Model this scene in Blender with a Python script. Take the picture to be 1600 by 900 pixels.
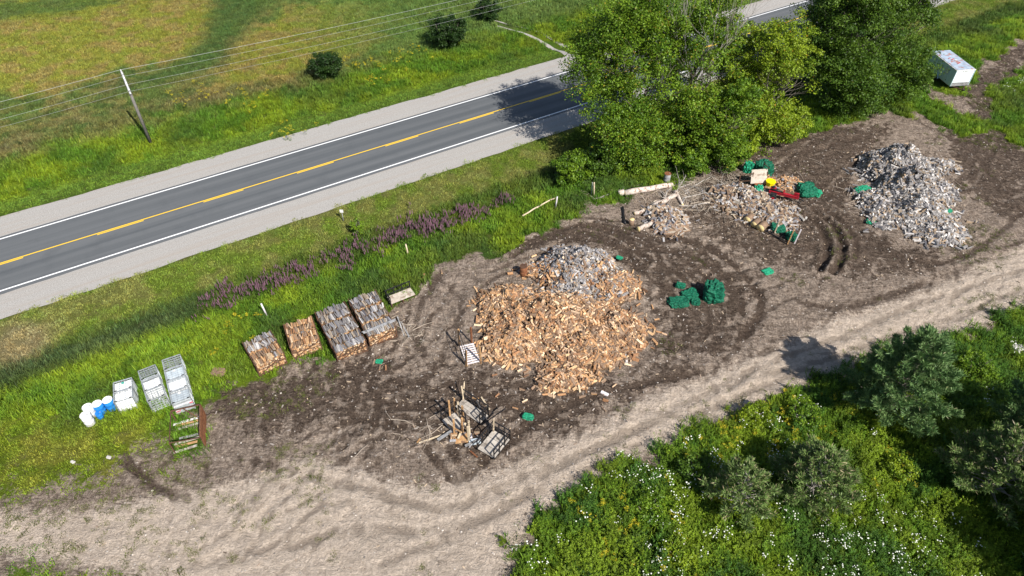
import bpy, bmesh, math, random
import numpy as np
from mathutils import Vector, Matrix, Euler
random.seed(7); RS = np.random.RandomState(11)
scene = bpy.context.scene
for o in list(bpy.data.objects): bpy.data.objects.remove(o)
R = math.radians
# ------------------------------------------------------------------ camera, sky, sun
F, TH, H = 1075.0, R(43.3), 36.73
cam = bpy.data.cameras.new('camera'); camo = bpy.data.objects.new('camera', cam)
scene.collection.objects.link(camo); scene.camera = camo
camo.location = (0, 0, H); camo.rotation_euler = (R(90) - TH, 0, 0)
cam.sensor_width = 36; cam.lens = F / 1600 * 36; cam.clip_end = 5000
SUN = Vector((0.62, -0.78, 0.98)).normalized()
W = bpy.data.worlds.new('World'); scene.world = W; W.use_nodes = True
nt = W.node_tree; bg = nt.nodes['Background']
sky = nt.nodes.new('ShaderNodeTexSky'); sky.sky_type = 'NISHITA'; sky.sun_disc = False
sky.sun_elevation = math.asin(SUN.z); sky.sun_rotation = math.atan2(SUN.x, SUN.y)
nt.links.new(sky.outputs[0], bg.inputs[0]); bg.inputs[1].default_value = 0.08
sl = bpy.data.lights.new('sun', 'SUN'); sl.energy = 4.9; sl.angle = R(0.5); sl.color = (1, .95, .87)
so = bpy.data.objects.new('sun', sl); scene.collection.objects.link(so)
so.rotation_euler = SUN.to_track_quat('Z', 'Y').to_euler()
scene.view_settings.view_transform = 'Standard'; scene.view_settings.look = 'None'
scene.view_settings.exposure = 0.62; scene.view_settings.gamma = 1
scene.render.engine = 'CYCLES'
try:
    scene.cycles.max_bounces = 5; scene.cycles.diffuse_bounces = 2; scene.cycles.transmission_bounces = 3
except Exception: pass

# ------------------------------------------------------------------ helpers: ground frame
def g0(u, v, z=0.0):
    a = (u - 800) / F; b = (450 - v) / F
    d = (a, math.cos(TH) + b * math.sin(TH), -math.sin(TH) + b * math.cos(TH))
    t = (z - H) / d[2]
    return (d[0] * t, d[1] * t)
RN = np.array([.849, .528]); RM = np.array([-.528, .849]); RC = np.array([-41.4, 41.8])
ROADANG = math.atan2(.528, .849)
def st(x, y):
    return (x - RC[0]) * RN[0] + (y - RC[1]) * RN[1], (x - RC[0]) * RM[0] + (y - RC[1]) * RM[1]
def xy(s, t): return RC + RN * s + RM * t
def sstep(a, b, x):
    k = np.clip((x - a) / (b - a), 0, 1); return k * k * (3 - 2 * k)
def hsh(ix, iy, sd):
    n = np.sin(ix * 127.1 + iy * 311.7 + sd * 74.7) * 43758.5453
    return n - np.floor(n)
def vn(x, y, sd=0):
    ix = np.floor(x); iy = np.floor(y); fx = x - ix; fy = y - iy
    fx = fx * fx * (3 - 2 * fx); fy = fy * fy * (3 - 2 * fy)
    a = hsh(ix, iy, sd); b = hsh(ix + 1, iy, sd); c = hsh(ix, iy + 1, sd); d = hsh(ix + 1, iy + 1, sd)
    return a + (b - a) * fx + (c - a) * fy + (a - b - c + d) * fx * fy
def fbm(x, y, sd=0, o=4):
    s = 0; a = .5; n = 0
    for i in range(o):
        s = s + a * vn(x * 2 ** i, y * 2 ** i, sd + i * 3.1); n += a; a *= .5
    return s / n
def sdist(poly, x, y):      # signed distance to a polygon, positive inside
    P = np.array(poly, float); dmin = np.full(x.shape, 1e9); ins = np.zeros(x.shape, bool)
    for i in range(len(P)):
        ax, ay = P[i]; bx, by = P[(i + 1) % len(P)]
        ex, ey = bx - ax, by - ay; L = ex * ex + ey * ey + 1e-9
        k = np.clip(((x - ax) * ex + (y - ay) * ey) / L, 0, 1)
        dmin = np.minimum(dmin, np.hypot(x - ax - k * ex, y - ay - k * ey))
        c = ((ay > y) != (by > y)) & (x < (bx - ax) * (y - ay) / (by - ay + 1e-12) + ax)
        ins ^= c
    return np.where(ins, dmin, -dmin)
def ldist(line, x, y):
    dmin = np.full(x.shape, 1e9)
    for i in range(len(line) - 1):
        ax, ay = line[i]; bx, by = line[i + 1]; ex, ey = bx - ax, by - ay
        k = np.clip(((x - ax) * ex + (y - ay) * ey) / (ex * ex + ey * ey + 1e-9), 0, 1)
        dmin = np.minimum(dmin, np.hypot(x - ax - k * ex, y - ay - k * ey))
    return dmin
def GP(pts): return [g0(*p) for p in pts]
def curve(pts, n=8):        # Catmull-Rom
    P = [np.array(p, float) for p in pts]; P = [2 * P[0] - P[1]] + P + [2 * P[-1] - P[-2]]; out = []
    for i in range(1, len(P) - 2):
        for k in range(n):
            t = k / n; a, b, c, d = P[i - 1:i + 3]
            out.append(tuple(.5 * (2 * b + (c - a) * t + (2 * a - 5 * b + 4 * c - d) * t * t + (3 * b - a - 3 * c + d) * t ** 3)))
    out.append(tuple(P[-2])); return out

DIRT = GP([(-300, 850), (0, 792), (60, 782), (130, 770), (190, 752), (215, 725), (285, 722), (322, 690), (325, 640), (345, 602), (392, 592), (450, 572),
           (520, 560), (600, 505), (628, 470), (655, 440), (700, 415), (760, 397), (822, 376), (880, 345), (915, 328),
           (960, 318), (1020, 297), (1085, 270), (1150, 247), (1215, 215), (1262, 203), (1305, 203), (1375, 177), (1430, 178), (1500, 212), (1545, 205), (1600, 232), (1700, 210), (1800, 200), (2100, 150), (2100, 300), (1800, 420), (1640, 480), (1590, 492), (1480, 522), (1400, 548),
           (1330, 574), (1270, 603), (1200, 622), (1120, 652), (1040, 692), (960, 737), (880, 782),
           (825, 830), (785, 900), (770, 1000), (300, 1000), (240, 905), (150, 876), (0, 862), (-300, 930)])
DIRT2 = GP([(1440, 112), (1446, 138), (1480, 150), (1510, 146), (1528, 108), (1560, 82), (1600, 60), (1800, -20), (1800, 30), (1625, 98), (1570, 122), (1535, 142), (1566, 178), (1535, 190), (1490, 176), (1465, 158)])
TRACK = GP([(-300, 860), (0, 800), (120, 800), (260, 775), (400, 745), (480, 712), (560, 735), (650, 760), (760, 740), (850, 700), (920, 672), (1010, 620),
            (1100, 590), (1200, 550), (1300, 500), (1420, 465), (1500, 430), (1600, 385), (1800, 300), (2100, 200),
            (2100, 300), (1640, 480), (1480, 522), (1330, 574), (1200, 622), (1040, 692), (880, 782), (825, 830), (785, 900),
            (770, 1000), (300, 1000), (240, 905), (0, 862), (-300, 930)])
DARK = [GP(p) for p in (
    [(340, 600), (440, 580), (560, 560), (640, 560), (700, 600), (690, 650), (600, 690), (480, 660), (380, 690), (330, 650)],
    [(830, 385), (930, 345), (1040, 360), (1130, 400), (1190, 450), (1170, 520), (1100, 560), (1010, 560), (1040, 500), (1010, 430), (960, 390)],
    [(1100, 250), (1220, 215), (1330, 195), (1400, 200), (1340, 250), (1330, 330), (1400, 390), (1500, 395), (1440, 430), (1340, 430), (1230, 420), (1130, 380), (1060, 340)],
    [(700, 570), (830, 590), (960, 600), (1060, 560), (1080, 590), (960, 650), (830, 690), (790, 720), (660, 690)],
    [(1480, 190), (1600, 150), (1700, 160), (1700, 330), (1560, 340), (1500, 290)],
    [(1500, 150), (1560, 85), (1600, 70), (1600, 150), (1540, 190)])]
# wheel ruts: (pixel line, half width, depth)
RUTS = [([(1243, 333), (1272, 345), (1288, 368), (1292, 395), (1280, 420)], .26, .24),
        ([(1272, 328), (1300, 350), (1315, 378), (1314, 405), (1302, 425)], .26, .26),
        ([(1262, 322), (1300, 335), (1335, 370), (1338, 400)], .22, .10),
        ([(770, 400), (830, 376), (900, 352), (950, 360), (990, 385), (1010, 410)], .3, .13),
        ([(800, 400), (870, 368), (925, 366), (965, 385), (1000, 420)], .3, .1),
        ([(930, 350), (1010, 372), (1090, 380), (1150, 415), (1190, 470), (1160, 530)], .3, .1),
        ([(1010, 390), (1080, 400), (1140, 440), (1160, 490)], .3, .08),
        ([(400, 720), (560, 760), (700, 790), (800, 750), (950, 690), (1110, 610), (1300, 530), (1450, 470), (1600, 420)], .3, .06),
        ([(600, 880), (760, 810), (860, 740), (1000, 670), (1130, 630), (1330, 545), (1500, 490), (1620, 440)], .3, .06),
        ([(300, 880), (500, 840), (700, 820), (860, 760), (1000, 690)], .3, .05),
        ([(665, 700), (690, 730), (720, 750), (780, 700), (850, 650), (960, 610), (1100, 580)], .25, .08),
        ([(700, 700), (720, 730), (740, 770), (720, 800)], .2, .06),
        ([(180, 690), (215, 735), (245, 760), (290, 780)], .3, .09), ([(140, 740), (180, 722), (230, 740), (270, 715)], .25, .07),
        ([(540, 700), (545, 760), (560, 830)], .25, .04), ([(590, 700), (600, 770), (640, 830)], .25, .04),
        ([(480, 720), (500, 780), (490, 860)], .25, .04), ([(650, 330 + 90), (720, 470), (690, 560), (650, 600)], .3, .05),
        ([(690, 430), (650, 500), (680, 580), (760, 620), (880, 660)], .3, .06),
        ([(1250, 470), (1300, 480), (1360, 470), (1450, 440)], .3, .07), ([(1340, 250), (1300, 300), (1250, 320)], .3, .06),
        ([(1400, 400), (1470, 410), (1540, 380), (1600, 330)], .3, .07), ([(1130, 240), (1250, 240), (1350, 215)], .3, .06),
        ([(1430, 190), (1520, 240), (1560, 300)], .3, .06), ([(120, 700), (60, 690), (-20, 700)], .2, .05)]
for k_, (ru, rv) in enumerate([(150, 105), (172, 122), (205, 140), (228, 155), (262, 175)]):
    a0_ = (3.6, 3.9, 4.3, 4.1, 4.6)[k_]; RUTS.append(([(890 + ru * math.cos(a) + 14 * math.sin(3 * a + k_), 505 + rv * math.sin(a) * .95) for a in np.linspace(a0_, a0_ + (2.3, 2.6, 2.2, 2.0, 1.6)[k_], 9)], .2, .06))
RUTS = [(curve(GP(p), 6), w, d) for p, w, d in RUTS]

def dirt_sd(x, y): return np.maximum(sdist(DIRT, x, y), sdist(DIRT2, x, y)) + (fbm(x * .6, y * .6, 5, 5) - .5) * 3.4
def height(x, y, fine=True):
    x = np.asarray(x, float); y = np.asarray(y, float)
    s, t = st(x, y); at = np.abs(t)
    z = -0.03 + 0 * x
    near = sstep(-7.2, -12.5, t) * (1 - sstep(-13.5, -17.5, t)); z = z - .75 * near
    far = sstep(7.2, 10.5, t) * (1 - sstep(11, 16, t)); z = z - .45 * far
    off = sstep(7.3, 10, at)
    z = z + off * (fbm(x * .12, y * .12, 2) - .5) * .5
    z = z + off * (fbm(x * .7, y * .7, 3, 2) - .5) * .12
    z = z + sstep(20, 60, t) * (fbm(x * .02, y * .02, 8) - .4) * 2
    return z
def g(u, v, dz=0.0):
    z = 0
    for _ in range(4):
        x, y = g0(u, v, z + dz); z = float(height(np.array([x]), np.array([y]))[0])
    return Vector((x, y, z))
def gz(x, y): return float(height(np.array([x]), np.array([y]))[0])

# ------------------------------------------------------------------ materials
def newmat(name):
    m = bpy.data.materials.new(name); m.use_nodes = True; m.node_tree.nodes.clear(); return m
class N:
    def __init__(s, m): s.t = m.node_tree; s.m = m
    def n(s, ty, **k):
        a = s.t.nodes.new(ty)
        for q, v in k.items():
            if q.startswith('i_'):
                key = q[2:]; key = int(key) if key.isdigit() else key.replace('_', ' ')
                a.inputs[key].default_value = v
            else: setattr(a, q, v)
        return a
    def l(s, a, b): s.t.links.new(a, b)
    def mix(s, fac, a, b, mode='MIX'):
        x = s.n('ShaderNodeMix', data_type='RGBA', blend_type=mode, clamp_factor=True)
        for so, v in ((x.inputs[0], fac), (x.inputs[6], a), (x.inputs[7], b)):
            if isinstance(v, (float, int)): so.default_value = v
            elif isinstance(v, tuple): so.default_value = (*v[:3], 1)
            else: s.l(v, so)
        return x.outputs[2]
    def math(s, op, a, b=0.0, c=None):
        x = s.n('ShaderNodeMath', operation=op)
        for so, v in zip(x.inputs, (a, b) if c is None else (a, b, c)):
            if isinstance(v, (float, int)): so.default_value = v
            else: s.l(v, so)
        return x.outputs[0]
    def noise(s, sc, det=3, rough=.6, vec=None, dist=0.0):
        x = s.n('ShaderNodeTexNoise', i_Scale=sc, i_Detail=det, i_Roughness=rough, i_Distortion=dist)
        if vec is not None: s.l(vec, x.inputs['Vector'])
        return x.outputs['Fac']
    def ramp(s, f, lo, hi, a=0.0, b=1.0):
        x = s.n('ShaderNodeMapRange', interpolation_type='SMOOTHSTEP'); s.l(f, x.inputs[0])
        for i, v in zip((1, 2, 3, 4), (lo, hi, a, b)): x.inputs[i].default_value = v
        return x.outputs[0]
    def pos(s, sc=(1, 1, 1), rot=0.0, obj=False):
        tc = s.n('ShaderNodeTexCoord') if obj else s.n('ShaderNodeNewGeometry')
        mp = s.n('ShaderNodeMapping'); mp.inputs['Scale'].default_value = sc; mp.inputs['Rotation'].default_value = (0, 0, rot)
        s.l(tc.outputs['Object' if obj else 'Position'], mp.inputs[0]); return mp.outputs[0]
    def out(s, col, rough=.9, bump=None, bs=.3, bd=.05, metal=0.0, spec=.3, trans=0.0, disp=None):
        p = s.n('ShaderNodeBsdfPrincipled'); p.inputs['Metallic'].default_value = metal
        p.inputs['Specular IOR Level'].default_value = spec
        for so, v in ((p.inputs['Base Color'], col), (p.inputs['Roughness'], rough)):
            if isinstance(v, tuple): so.default_value = (*v[:3], 1)
            elif isinstance(v, (float, int)): so.default_value = v
            else: s.l(v, so)
        if bump is not None:
            b = s.n('ShaderNodeBump'); b.inputs['Strength'].default_value = bs; b.inputs['Distance'].default_value = bd
            s.l(bump, b.inputs['Height']); s.l(b.outputs[0], p.inputs['Normal'])
        o = s.n('ShaderNodeOutputMaterial'); last = p.outputs[0]
        if trans:
            t = s.n('ShaderNodeBsdfTranslucent'); s.l(col, t.inputs[0]) if not isinstance(col, tuple) else None
            if isinstance(col, tuple): t.inputs[0].default_value = (*col, 1)
            mx = s.n('ShaderNodeMixShader'); mx.inputs[0].default_value = trans
            s.l(last, mx.inputs[1]); s.l(t.outputs[0], mx.inputs[2]); last = mx.outputs[0]
        s.l(last, o.inputs[0]); return s.m
def simple(name, a, b, sc=6, rough=.8, metal=0.0, spec=.3, bs=.3, trans=0.0, obj=True, dark=None):
    m = newmat(name); k = N(m); v = k.pos(obj=obj)
    oi = k.n('ShaderNodeObjectInfo')
    f = k.noise(sc, 4, .65, v); c = k.mix(k.ramp(f, .3, .7), a, b)
    if dark: c = k.mix(k.ramp(k.noise(sc * .6, 5, .7, v), .52, .62), c, dark)
    c = k.mix(1.0, c, k.mix(oi.outputs['Random'], (.85, .85, .85), (1.12, 1.12, 1.12)), 'MULTIPLY')
    return k.out(c, rough, k.noise(sc * 4, 3, .6, v), bs, .02, metal, spec, trans)

# ground
def ground_mat():
    m = newmat('ground_soil_and_turf'); k = N(m)
    A = k.n('ShaderNodeAttribute', attribute_name='gcol'); B = k.n('ShaderNodeAttribute', attribute_name='msk')
    sp = k.n('ShaderNodeSeparateColor'); k.l(B.outputs['Color'], sp.inputs[0])
    P = k.pos()
    n1 = k.noise(1.3, 6, .7, P, .6); n2 = k.noise(9, 4, .7, P); n3 = k.noise(.35, 5, .6, P, 1.0); n4 = k.noise(30, 3, .7, P)
    # streaky scrape marks
    st1 = k.noise(1.0, 6, .75, k.pos((.5, 3.0, 1), R(28)), 2.2); st2 = k.noise(1.0, 6, .75, k.pos((2.8, .6, 1), R(14)), 2.5)
    MK = k.n('ShaderNodeAttribute', attribute_name='marks'); big = k.noise(.22, 6, .7, P, 1.2)
    sw = k.noise(.9, 7, .72, k.pos((1, 1.6, 1), R(20)), 3.2); sw2 = k.noise(3.2, 5, .75, P, 2.0)
    streak = k.math('ADD', k.math('ADD', k.math('MULTIPLY', st1, .3), k.math('MULTIPLY', st2, .25)), k.math('ADD', k.math('MULTIPLY', sw, .25), k.math('MULTIPLY', sw2, .2)))
    gr = k.mix(k.ramp(n2, .35, .68), A.outputs['Color'], k.mix(1.0, A.outputs['Color'], (.55, .55, .5), 'MULTIPLY'))
    gr = k.mix(k.ramp(n1, .5, .7, 0, .5), gr, (.15, .125, .06))
    base = k.mix(k.ramp(streak, .42, .58), (.13, .10, .08), (.41, .335, .275))
    base = k.mix(k.ramp(n1, .54, .7, 0, .6), base, (.10, .076, .06))
    base = k.mix(k.ramp(n4, .55, .75, 0, .6), base, (.36, .295, .225))
    track = k.mix(k.ramp(streak, .42, .56), (.39, .32, .265), (.64, .545, .46))
    track = k.mix(k.ramp(n3, .5, .66, 0, .45), track, (.28, .228, .185))
    track = k.mix(k.ramp(n4, .6, .8, 0, .5), track, (.24, .19, .15))
    dark = k.mix(k.ramp(streak, .44, .60), (.042, .029, .022), (.20, .152, .118))
    tf = k.ramp(k.math('ADD', sp.outputs[1], k.math('MULTIPLY', k.math('SUBTRACT', streak, .5), 1.6)), .28, .72)
    df = k.ramp(k.math('ADD', sp.outputs[2], k.math('ADD', k.math('MULTIPLY', k.math('SUBTRACT', n1, .5), 2.2), k.math('MULTIPLY', k.math('SUBTRACT', big, .5), 2.2))), .41, .62, 0, .93)
    d = k.mix(tf, base, track); d = k.mix(df, d, dark)
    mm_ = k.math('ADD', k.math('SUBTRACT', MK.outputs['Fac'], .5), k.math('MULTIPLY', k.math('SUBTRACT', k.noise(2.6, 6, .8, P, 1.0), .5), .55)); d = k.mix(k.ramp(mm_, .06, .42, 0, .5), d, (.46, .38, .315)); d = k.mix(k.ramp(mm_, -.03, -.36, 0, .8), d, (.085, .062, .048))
    cr_ = k.noise(4.5, 8, .8, P, .8); d = k.mix(1.0, d, k.mix(k.ramp(cr_, .40, .60), (.70, .67, .64), (1.22, 1.21, 1.20)), 'MULTIPLY')
    vr = k.noise(1.8, 7, .8, k.pos((1, 2.2, 1), R(33)), 1.6); d = k.mix(k.ramp(vr, .56, .68, 0, .55), d, (.44, .36, .29)); d = k.mix(k.math('MULTIPLY', k.ramp(vr, .42, .34, 0, .5), k.math('SUBTRACT', 1.0, k.math('MULTIPLY', sp.outputs[1], .8))), d, (.085, .062, .048)); d = k.mix(k.math('MULTIPLY', tf, k.math('MULTIPLY', sp.outputs[1], .42)), d, (.62, .515, .415))
    gf = k.ramp(k.math('ADD', sp.outputs[0], k.math('MULTIPLY', k.math('SUBTRACT', k.noise(2.2, 6, .75, P, .8), .5), 1.5)), .38, .62)
    c = k.mix(gf, gr, d)
    bh = k.math('ADD', k.math('ADD', k.math('ADD', n1, k.math('MULTIPLY', cr_, .8)), k.math('MULTIPLY', streak, 1.0)), k.math('MULTIPLY', n2, .4))
    return k.out(c, .95, bh, 1.0, .32, spec=.1)
def gravel_mat():
    m = newmat('shoulder_gravel'); k = N(m); P = k.pos(obj=True)
    n = k.noise(14, 5, .8, P); s = k.noise(1, 5, .6, k.pos((.05, 2.2, 1), obj=True), .4)
    c = k.mix(k.ramp(n, .3, .7), (.21, .20, .19), (.43, .41, .385)); c = k.mix(k.ramp(s, .45, .7, 0, .6), c, (.31, .27, .235))
    return k.out(c, .95, n, .6, .03, spec=.1)
def asphalt_mat():
    m = newmat('worn_asphalt'); k = N(m); P = k.pos(obj=True)
    s = k.noise(1, 3, .5, k.pos((.02, 1.1, 1), obj=True), .2); n = k.noise(40, 3, .8, P); b = k.noise(.4, 4, .6, P)
    se = k.n('ShaderNodeSeparateXYZ'); k.l(P, se.inputs[0])
    w = k.math('SINE', k.math('MULTIPLY', k.math('ABSOLUTE', se.outputs[1]), 3.5))
    c = k.mix(k.ramp(s, .35, .65), (.072, .079, .086), (.108, .114, .12))
    c = k.mix(k.ramp(w, -1, 1, 0, .35), c, (.12, .125, .13))
    c = k.mix(k.ramp(b, .5, .75, 0, .4), c, (.06, .066, .072)); c = k.mix(k.ramp(n, .4, .75, 0, .35), c, (.17, .17, .17))
    return k.out(c, .75, n, .3, .01, spec=.3)
def paint_mat(name, col):
    m = newmat(name); k = N(m); P = k.pos(obj=True); n = k.noise(7, 5, .8, P)
    c = k.mix(k.ramp(n, .58, .72, 0, .75), col, (.16, .16, .16)); return k.out(c, .6, n, .1, .005)
def plant_mat(name, tr=.3, attr=True, col=(.1, .14, .02), rough=.6, rnd=.35):
    m = newmat(name); k = N(m)
    if attr:
        a = k.n('ShaderNodeAttribute', attribute_name='tint', attribute_type='INSTANCER'); c = a.outputs['Color']
    else: 
        rgb = k.n('ShaderNodeRGB'); rgb.outputs[0].default_value = (*col, 1); c = rgb.outputs[0]
    gm = k.n('ShaderNodeNewGeometry'); r = gm.outputs['Random Per Island']
    c = k.mix(1.0, c, k.mix(r, (1 - rnd,) * 3, (1 + rnd,) * 3), 'MULTIPLY')
    return k.out(c, rough, spec=.25, trans=tr)
def leaf_mat(name, a, b, c3, tr=.36, rough=.5):
    m = newmat(name); k = N(m); at = k.n('ShaderNodeAttribute', attribute_name='lv')
    gm = k.n('ShaderNodeNewGeometry')
    sep = k.n('ShaderNodeSeparateColor'); k.l(at.outputs['Color'], sep.inputs[0])
    c = k.mix(sep.outputs[0], a, b); c = k.mix(k.ramp(sep.outputs[1], .8, 1, 0, 1), c, c3)
    c = k.mix(1.0, c, k.mix(gm.outputs['Random Per Island'], (.65,) * 3, (1.35,) * 3), 'MULTIPLY')
    return k.out(c, rough, spec=.3, trans=tr)
def wood_mat(name, cols, bark):
    """face colour chosen per log, weathered grain; bark on material slot 1"""
    m = newmat(name); k = N(m); gm = k.n('ShaderNodeNewGeometry'); oi = k.n('ShaderNodeObjectInfo')
    r = k.math('FRACT', k.math('ADD', gm.outputs['Random Per Island'], oi.outputs['Random']))
    cr = k.n('ShaderNodeValToRGB'); cr.color_ramp.interpolation = 'CONSTANT'; e = cr.color_ramp.elements
    e[0].color = (*cols[0], 1); e[0].position = 0; e[1].color = (*cols[-1], 1); e[1].position = (len(cols) - 1) / len(cols)
    for i, c in enumerate(cols[1:-1], 1):
        q = e.new(i / len(cols)); q.color = (*c, 1)
    k.l(r, cr.inputs[0])
    n = k.noise(9, 4, .7, k.pos())
    c = k.mix(1.0, cr.outputs[0], k.mix(k.ramp(n, .3, .7), (.72, .70, .66), (1.15, 1.15, 1.15)), 'MULTIPLY')
    return k.out(c, .85, n, .4, .02, spec=.15)
M = {}
M['ground'] = ground_mat(); M['gravel'] = gravel_mat(); M['asphalt'] = asphalt_mat()
M['white_paint'] = paint_mat('white_road_paint', (.78, .78, .78)); M['yellow_paint'] = paint_mat('yellow_road_paint', (.78, .50, .03))
M['grass'] = plant_mat('grass_blades', .3); M['weed'] = plant_mat('weed_leaves', .3)
M['purple'] = plant_mat('purple_flower', .2, False, (.19, .10, .14), rnd=.5); M['whitefl'] = plant_mat('white_flower', .2, False, (.8, .82, .72), rnd=.1)
M['yellowfl'] = plant_mat('yellow_flower', .2, False, (.5, .42, .02)); M['straw'] = plant_mat('dry_stalk', .1)
FRESH = [(.50, .30, .155), (.42, .235, .12), (.60, .40, .23), (.27, .145, .08), (.70, .53, .36), (.46, .27, .14), (.34, .18, .095), (.14, .08, .05), (.52, .36, .24), (.25, .18, .13)]
GREY = [(.30, .295, .31), (.19, .185, .20), (.40, .385, .39), (.12, .115, .13), (.36, .30, .25), (.24, .24, .27), (.50, .48, .47), (.17, .135, .11), (.33, .27, .21)]
WHITE = [(.37, .355, .35), (.25, .24, .245), (.49, .47, .455), (.12, .115, .12), (.64, .61, .59), (.36, .27, .19), (.27, .20, .14), (.46, .44, .44), (.10, .10, .115), (.30, .24, .18)]
M['fresh'] = wood_mat('fresh_split_wood', FRESH, 0); M['greyw'] = wood_mat('weathered_split_wood', GREY, 0); M['whitew'] = wood_mat('bleached_split_wood', WHITE, 0)
M['greytan'] = wood_mat('grey_and_tan_split_wood', GREY[:4] + [(.42, .33, .24), (.34, .25, .17), (.50, .43, .35), (.20, .14, .10), (.40, .38, .36)], 0); M['mixw'] = wood_mat('half_weathered_wood', FRESH[:4] + GREY[:2] + [(.40, .30, .20), (.30, .23, .16)], 0)
M['barkf'] = simple('log_bark', (.16, .105, .07), (.27, .18, .12), 8)
M['barkg'] = simple('grey_log_bark', (.12, .11, .105), (.25, .235, .23), 8)
M['core'] = simple('dark_bark_gap_fill', (.05, .032, .02), (.13, .08, .045), 9, obj=False, bs=1.0)  # bark brown, kept dark so the gaps between logs look shaded
M['steel'] = simple('dark_steel', (.015, .015, .018), (.04, .038, .04), 6, .5, .4)
M['rust'] = simple('rusty_steel', (.16, .06, .03), (.30, .13, .06), 7, .85, .2)
M['rust2'] = simple('brown_rust', (.075, .04, .028), (.16, .085, .05), 7, .85, .2)
M['galv'] = simple('galvanised_cage', (.42, .45, .47), (.62, .65, .67), 5, .4, .5)
M['plastic'] = simple('translucent_white_plastic', (.76, .78, .80), (.86, .87, .88), 2, .4)
M['plasticg'] = simple('dirty_blue_grey_plastic', (.36, .42, .47), (.52, .58, .62), 2.5, .5)
M['blue'] = simple('blue_drum_plastic', (.01, .14, .46), (.03, .24, .60), 3, .35, spec=.5)
M['wwhite'] = simple('white_drum_plastic', (.62, .62, .60), (.82, .82, .82), 3, .45, dark=(.45, .43, .38))
M['black'] = simple('black_plastic', (.01, .01, .012), (.03, .03, .03), 5, .5)
M['rubber'] = simple('tyre_rubber', (.012, .012, .012), (.03, .03, .03), 5, .9)
M['pink'] = simple('faded_red_label', (.55, .06, .10), (.66, .14, .18), 9, .6)
M['orangew'] = simple('orange_timber', (.36, .20, .09), (.50, .31, .15), 5, .8, dark=(.17, .10, .06))
M['palew'] = simple('pale_timber', (.45, .36, .24), (.58, .48, .34), 5, .8, dark=(.25, .2, .15))
M['ply'] = simple('weathered_plywood', (.34, .30, .26), (.47, .43, .38), 3, .85, dark=(.22, .19, .16))
M['plyw'] = simple('pale_plywood', (.40, .34, .28), (.54, .48, .41), 3.5, .85, dark=(.28, .22, .17))
M['greyboard'] = simple('grey_board', (.20, .20, .205), (.33, .33, .335), 4, .85, dark=(.12, .115, .11))
M['slat'] = simple('bleached_slat', (.55, .50, .52), (.72, .68, .70), 5, .8)
M['greenbag'] = simple('green_mesh_fabric', (.0, .05, .028), (.008, .19, .10), 16, .7, bs=.9, dark=(.001, .035, .02))
M['greenrag'] = simple('bright_green_mesh', (.01, .20, .10), (.02, .33, .18), 9, .7, bs=.9, dark=(.001, .08, .04))
M['red'] = simple('red_machine_paint', (.28, .01, .02), (.42, .02, .035), 5, .4, spec=.5)
M['yellow'] = simple('yellow_plastic', (.78, .62, .0), (.88, .74, .01), 3, .4)
M['birch'] = simple('pale_birch_bark', (.38, .31, .26), (.58, .51, .45), 6, .85, dark=(.17, .10, .07))
M['trunk'] = simple('grey_tree_bark', (.10, .085, .07), (.20, .175, .15), 5, .9)
M['deadb'] = simple('pale_dead_branch', (.24, .215, .19), (.36, .33, .30), 5, .9)
M['pole'] = simple('weathered_pole_wood', (.13, .12, .11), (.22, .205, .19), 5, .85)
M['wire'] = simple('aluminium_wire', (.5, .5, .5), (.6, .6, .6), 3, .4, .5)
M['porc'] = simple('pale_insulator', (.6, .62, .64), (.72, .74, .76), 3, .3)
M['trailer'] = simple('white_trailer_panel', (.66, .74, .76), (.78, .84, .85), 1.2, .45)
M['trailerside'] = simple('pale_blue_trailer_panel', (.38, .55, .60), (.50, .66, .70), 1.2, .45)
M['roof'] = simple('grey_blue_trailer_roof', (.24, .30, .38), (.36, .42, .50), 2.0, .5, dark=(.30, .14, .11))
M['redpatch'] = simple('red_roof_patch', (.4, .05, .05), (.5, .12, .1), 6, .7)
M['end'] = simple('cut_log_end', (.62, .46, .20), (.72, .58, .30), 12, .8)
M['cap'] = simple('teal_cap', (.0, .28, .20), (.02, .36, .27), 5, .4)
M['stone'] = simple('pale_boulder', (.40, .38, .36), (.55, .53, .5), 3, .9)

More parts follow.
